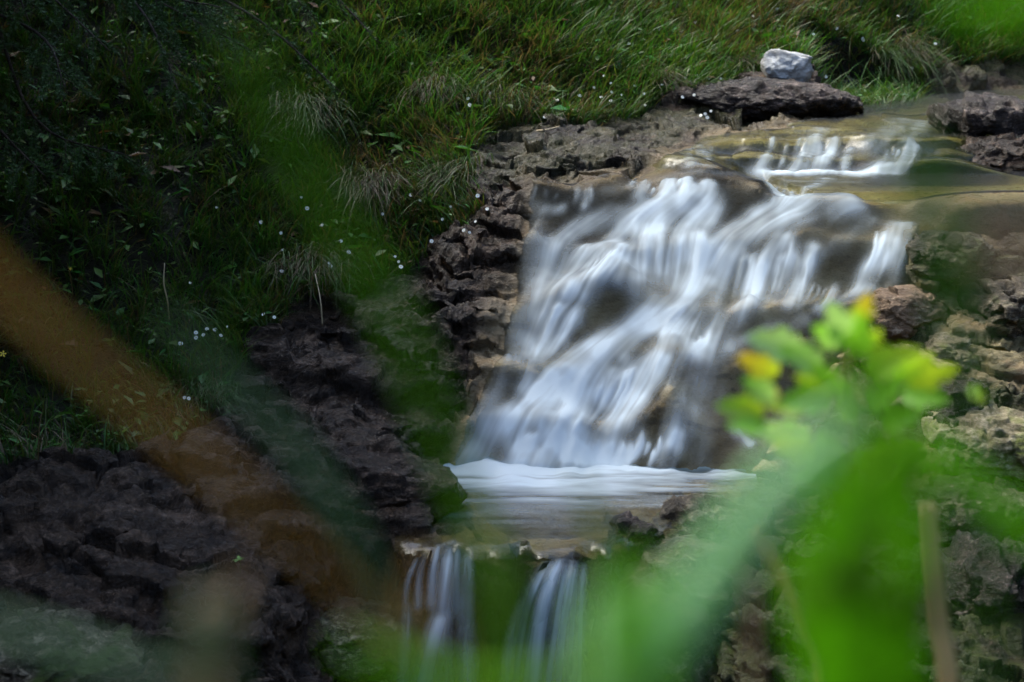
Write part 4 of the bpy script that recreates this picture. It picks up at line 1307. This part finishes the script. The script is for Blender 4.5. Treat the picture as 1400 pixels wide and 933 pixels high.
fg_blade('wild_grass_leaf', 'grey green blade lying across the bottom left corner', 'grass blade', [(-120, 835, .45), (0, 862, .45), (110, 893, .45), (240, 940, .45), (320, 1000, .45)], [26, 32, 28, 24, 20], M_grey, (-.05, .5))
fg_blade('wild_grass_leaf', 'wide pale mint blade arching down from the big bright leaf', 'grass blade', [(1170, 560, .42), (1120, 605, .42), (1060, 670, .42), (1000, 750, .42), (940, 840, .42), (880, 930, .42), (830, 1010, .42)], [10, 44, 68, 76, 76, 72, 70], M_mint, (.05, .4), twist=.15)
fg_blade('broad_leaf', 'big bright green blurred leaf standing at the lower right', 'leaf', [(1150, 470, .46), (1155, 560, .46), (1150, 680, .46), (1150, 810, .46), (1150, 1000, .46)], [12, 46, 80, 104, 120], M_bright, (.10, .48), fold=.3, twist=.5)
fg_blade('broad_leaf', 'bright green blurred leaf curving up to the right of the biggest one', 'leaf', [(1195, 500, .50), (1225, 590, .50), (1250, 720, .50), (1246, 850, .50), (1225, 1000, .50)], [14, 50, 56, 70, 90], M_bright, (.12, .52), fold=.3, twist=.5)
fg_blade('broad_leaf', 'bright leaf low beside the thin yellowish stalk', 'leaf', [(1085, 740, .52), (1105, 800, .52), (1130, 870, .52), (1170, 1000, .52)], [14, 70, 120, 150], M_bright, (.11, .56), fold=.3, twist=.6)
fg_blade('wild_grass_leaf', 'green blade leaning to the right edge beside the tufa shelf', 'grass blade', [(1480, 790, .5), (1400, 722, .5), (1320, 660, .5), (1240, 620, .5), (1200, 700, .5), (1190, 1000, .5)], [20, 50, 62, 60, 50, 40], M_bright, (.14, .55))
fg_blade('grass_stalk', 'upright tan stalk in front of the dark faceted rock', 'stalk', [(1273, 690, 1.7), (1278, 760, 1.7), (1286, 850, 1.7), (1298, 1000, 1.7)], [22, 24, 25, 26], M_tanstem, (.40, 1.75))
fg_blade('grass_stalk', 'thin yellowish stalk along the left rim of the big bright leaf', 'stalk', [(1040, 728, 1.3), (1062, 780, 1.3), (1088, 860, 1.3), (1112, 1000, 1.3)], [8, 10, 11, 11], M_tanstem, (.2, 1.35))
fg_blade('wild_grass_leaf', 'thin dark green blade crossing the right small fall', 'grass blade', [(785, 630, .62), (815, 720, .62), (855, 820, .62), (900, 1000, .62)], [6, 22, 26, 26], M_dimblade, (.06, .7))
fg_blade('grass_stalk', 'faint reddish brown stalk crossing the lower falls', 'stalk', [(915, 410, .8), (945, 490, .8), (985, 580, .8), (1010, 700, .8), (1030, 1000, .8)], [4, 9, 10, 11, 12], M_pink, (.1, .8))
fg_blade('wild_grass_leaf', 'bright green blade lying along the bottom edge under the falls', 'grass blade', [(470, 880, .4), (560, 920, .4), (680, 948, .4), (820, 935, .4), (900, 980, .4)], [10, 30, 38, 34, 28], M_bright, (.06, .4))
fg_blade('wild_grass_leaf', 'green blade tip poking in at the top right corner', 'grass blade', [(1290, -10, .4), (1350, 5, .4), (1430, 10, .4), (1560, 120, .4)], [20, 50, 70, 70], M_bright, (.42, .5))
fg_blade('wild_grass_leaf', 'faint dark green blade standing over the middle pool at the right', 'grass blade', [(1235, 150, .42), (1262, 230, .42), (1290, 310, .42), (1310, 420, .42), (1330, 560, .42), (1345, 760, .42), (1350, 1000, .42)], [8, 50, 62, 46, 26, 22, 20], M_dimblade, (.18, .45))

fg_blade('grass_stalk', 'faint pinkish stalk end poking in from the right edge above the cream tufa', 'stalk', [(1322, 352, .42), (1360, 348, .42), (1410, 350, .42), (1490, 420, .42), (1520, 700, .42)], [8, 26, 30, 22, 18], M_pink, (.25, .45))
# the young maple-like shoot with turning leaves
M_shoot = plain('green_red_shoot', (.16, .13, .04))
M_turn = leaf_material('turning_leaf', attr='tint', trans=.45, rough=.4)
DS = 1.85
foot = np.array([.40, DS + .05, gz(.40, DS + .05) - .02])
shoot = empty('leafy_shoot', foot)
tag(shoot, 'leafy green shoot with yellow and orange leaf tips before the right falls', 'shrub')
top = [at(1180, 960, DS), at(1178, 760, DS), at(1170, 600, DS), at(1160, 500, DS), at(1158, 440, DS)]
sv, sf = tube(curve3(np.array([foot, (foot + top[0]) / 2 + np.array([.01, 0, 0])] + top) - foot, 30), np.linspace(.005, .0018, 30), 7)
mesh_obj('stem', sv, sf, M_shoot, shoot)
G, YL, OR, PG, RD = (.14, .34, .025), (.30, .42, .025), (.44, .30, .03), (.28, .46, .18), (.24, .16, .05)
for (u, v, y, uc, vc, wpx, ca, cb, rollk) in [
    (1160, 470, 1.55, 1188, 408, 42, YL, OR, .3), (1155, 500, 1.55, 1030, 460, 66, PG, PG, .2), (1150, 520, 1.52, 1075, 475, 62, PG, G, .6), (1160, 540, 1.55, 1012, 492, 50, YL, OR, -.3),
    (1150, 545, 1.5, 1075, 545, 60, G, G, .4), (1165, 590, 1.55, 985, 552, 54, YL, G, .2), (1160, 600, 1.58, 1040, 592, 62, G, PG, -.3), (1150, 580, 1.55, 1055, 548, 44, YL, YL, .7), (1120, 565, 1.6, 1035, 532, 34, RD, OR, .3),
    (1170, 520, 1.55, 1250, 478, 66, G, YL, -.2), (1190, 520, 1.55, 1306, 512, 56, YL, YL, .5), (1220, 535, 1.57, 1292, 545, 52, G, G, -.2), (1310, 510, 1.6, 1346, 548, 28, G, YL, .1), (1170, 500, 1.5, 1140, 420, 60, PG, PG, .4), (1165, 480, 1.52, 1170, 430, 46, G, YL, .0),
    (1175, 620, 1.5, 1260, 610, 60, G, G, .3), (1170, 640, 1.52, 1090, 650, 70, G, G, .2), (1160, 560, 1.45, 1120, 500, 60, G, G, .9), (1180, 560, 1.46, 1225, 520, 60, G, G, -.5), (1170, 690, 1.5, 1240, 700, 70, G, G, .3), (1165, 510, 1.48, 1180, 440, 54, G, G, .1), (1172, 600, 1.45, 1150, 530, 60, G, G, -.7), (1150, 560, 1.55, 1098, 515, 54, G, YL, .5), (1150, 600, 1.5, 1020, 520, 44, PG, G, .1), (1155, 610, 1.5, 1000, 575, 46, G, G, .6), (1160, 620, 1.5, 1060, 610, 56, G, YL, -.4), (1180, 540, 1.5, 1275, 492, 50, G, YL, .5), (1185, 590, 1.5, 1255, 560, 56, G, G, -.3), (1165, 490, 1.5, 1200, 462, 50, G, YL, .5), (1160, 470, 1.5, 1120, 455, 50, PG, G, -.4), (1175, 640, 1.5, 1210, 620, 70, G, G, .3), (1165, 660, 1.5, 1120, 600, 70, G, G, -.2)]:
    y, wpx = y + .3, wpx * .76
    a3, b3 = at(u, v, y), at(uc, vc, y - .04)
    ax = b3 - a3
    Ln = np.linalg.norm(ax)
    ax /= Ln
    vw = CAM - b3
    vw /= np.linalg.norm(vw)
    sd_ = np.cross(vw, ax)
    sd_ /= np.linalg.norm(sd_)
    nn_ = np.cross(ax, sd_)
    s2_, n2_ = sd_ * math.cos(rollk) + nn_ * math.sin(rollk), nn_ * math.cos(rollk) - sd_ * math.sin(rollk)
    W_ = wpx * y / FPX
    blade_l = min(Ln * .85, W_ * 1.7)
    v_, f_, t_ = lobed_leaf(blade_l, W_, 3, .25, .25, .35)
    org = b3 - ax * blade_l
    pv = v_[:, :1] * ax + v_[:, 1:2] * s2_ + v_[:, 2:3] * n2_ + org
    col = np.array(ca)[None] * (1 - t_[:, None]) + np.array(cb)[None] * t_[:, None]
    lf = mesh_obj('leaf', pv - foot, f_, M_turn, shoot, attrs={'tint': col})
    stem_pt = curve3(np.array(top), 40)
    near = stem_pt[np.argmin(np.abs(stem_pt[:, 2] - (a3[2] - .01)))]
    sv, sf = tube(curve3([near - foot, (near + org) / 2 + np.array([0, 0, .004]) - foot, org - foot], 7), np.linspace(.0012, .0007, 7), 5)
    mesh_obj('leaf_stalk', sv, sf, M_shoot, lf)
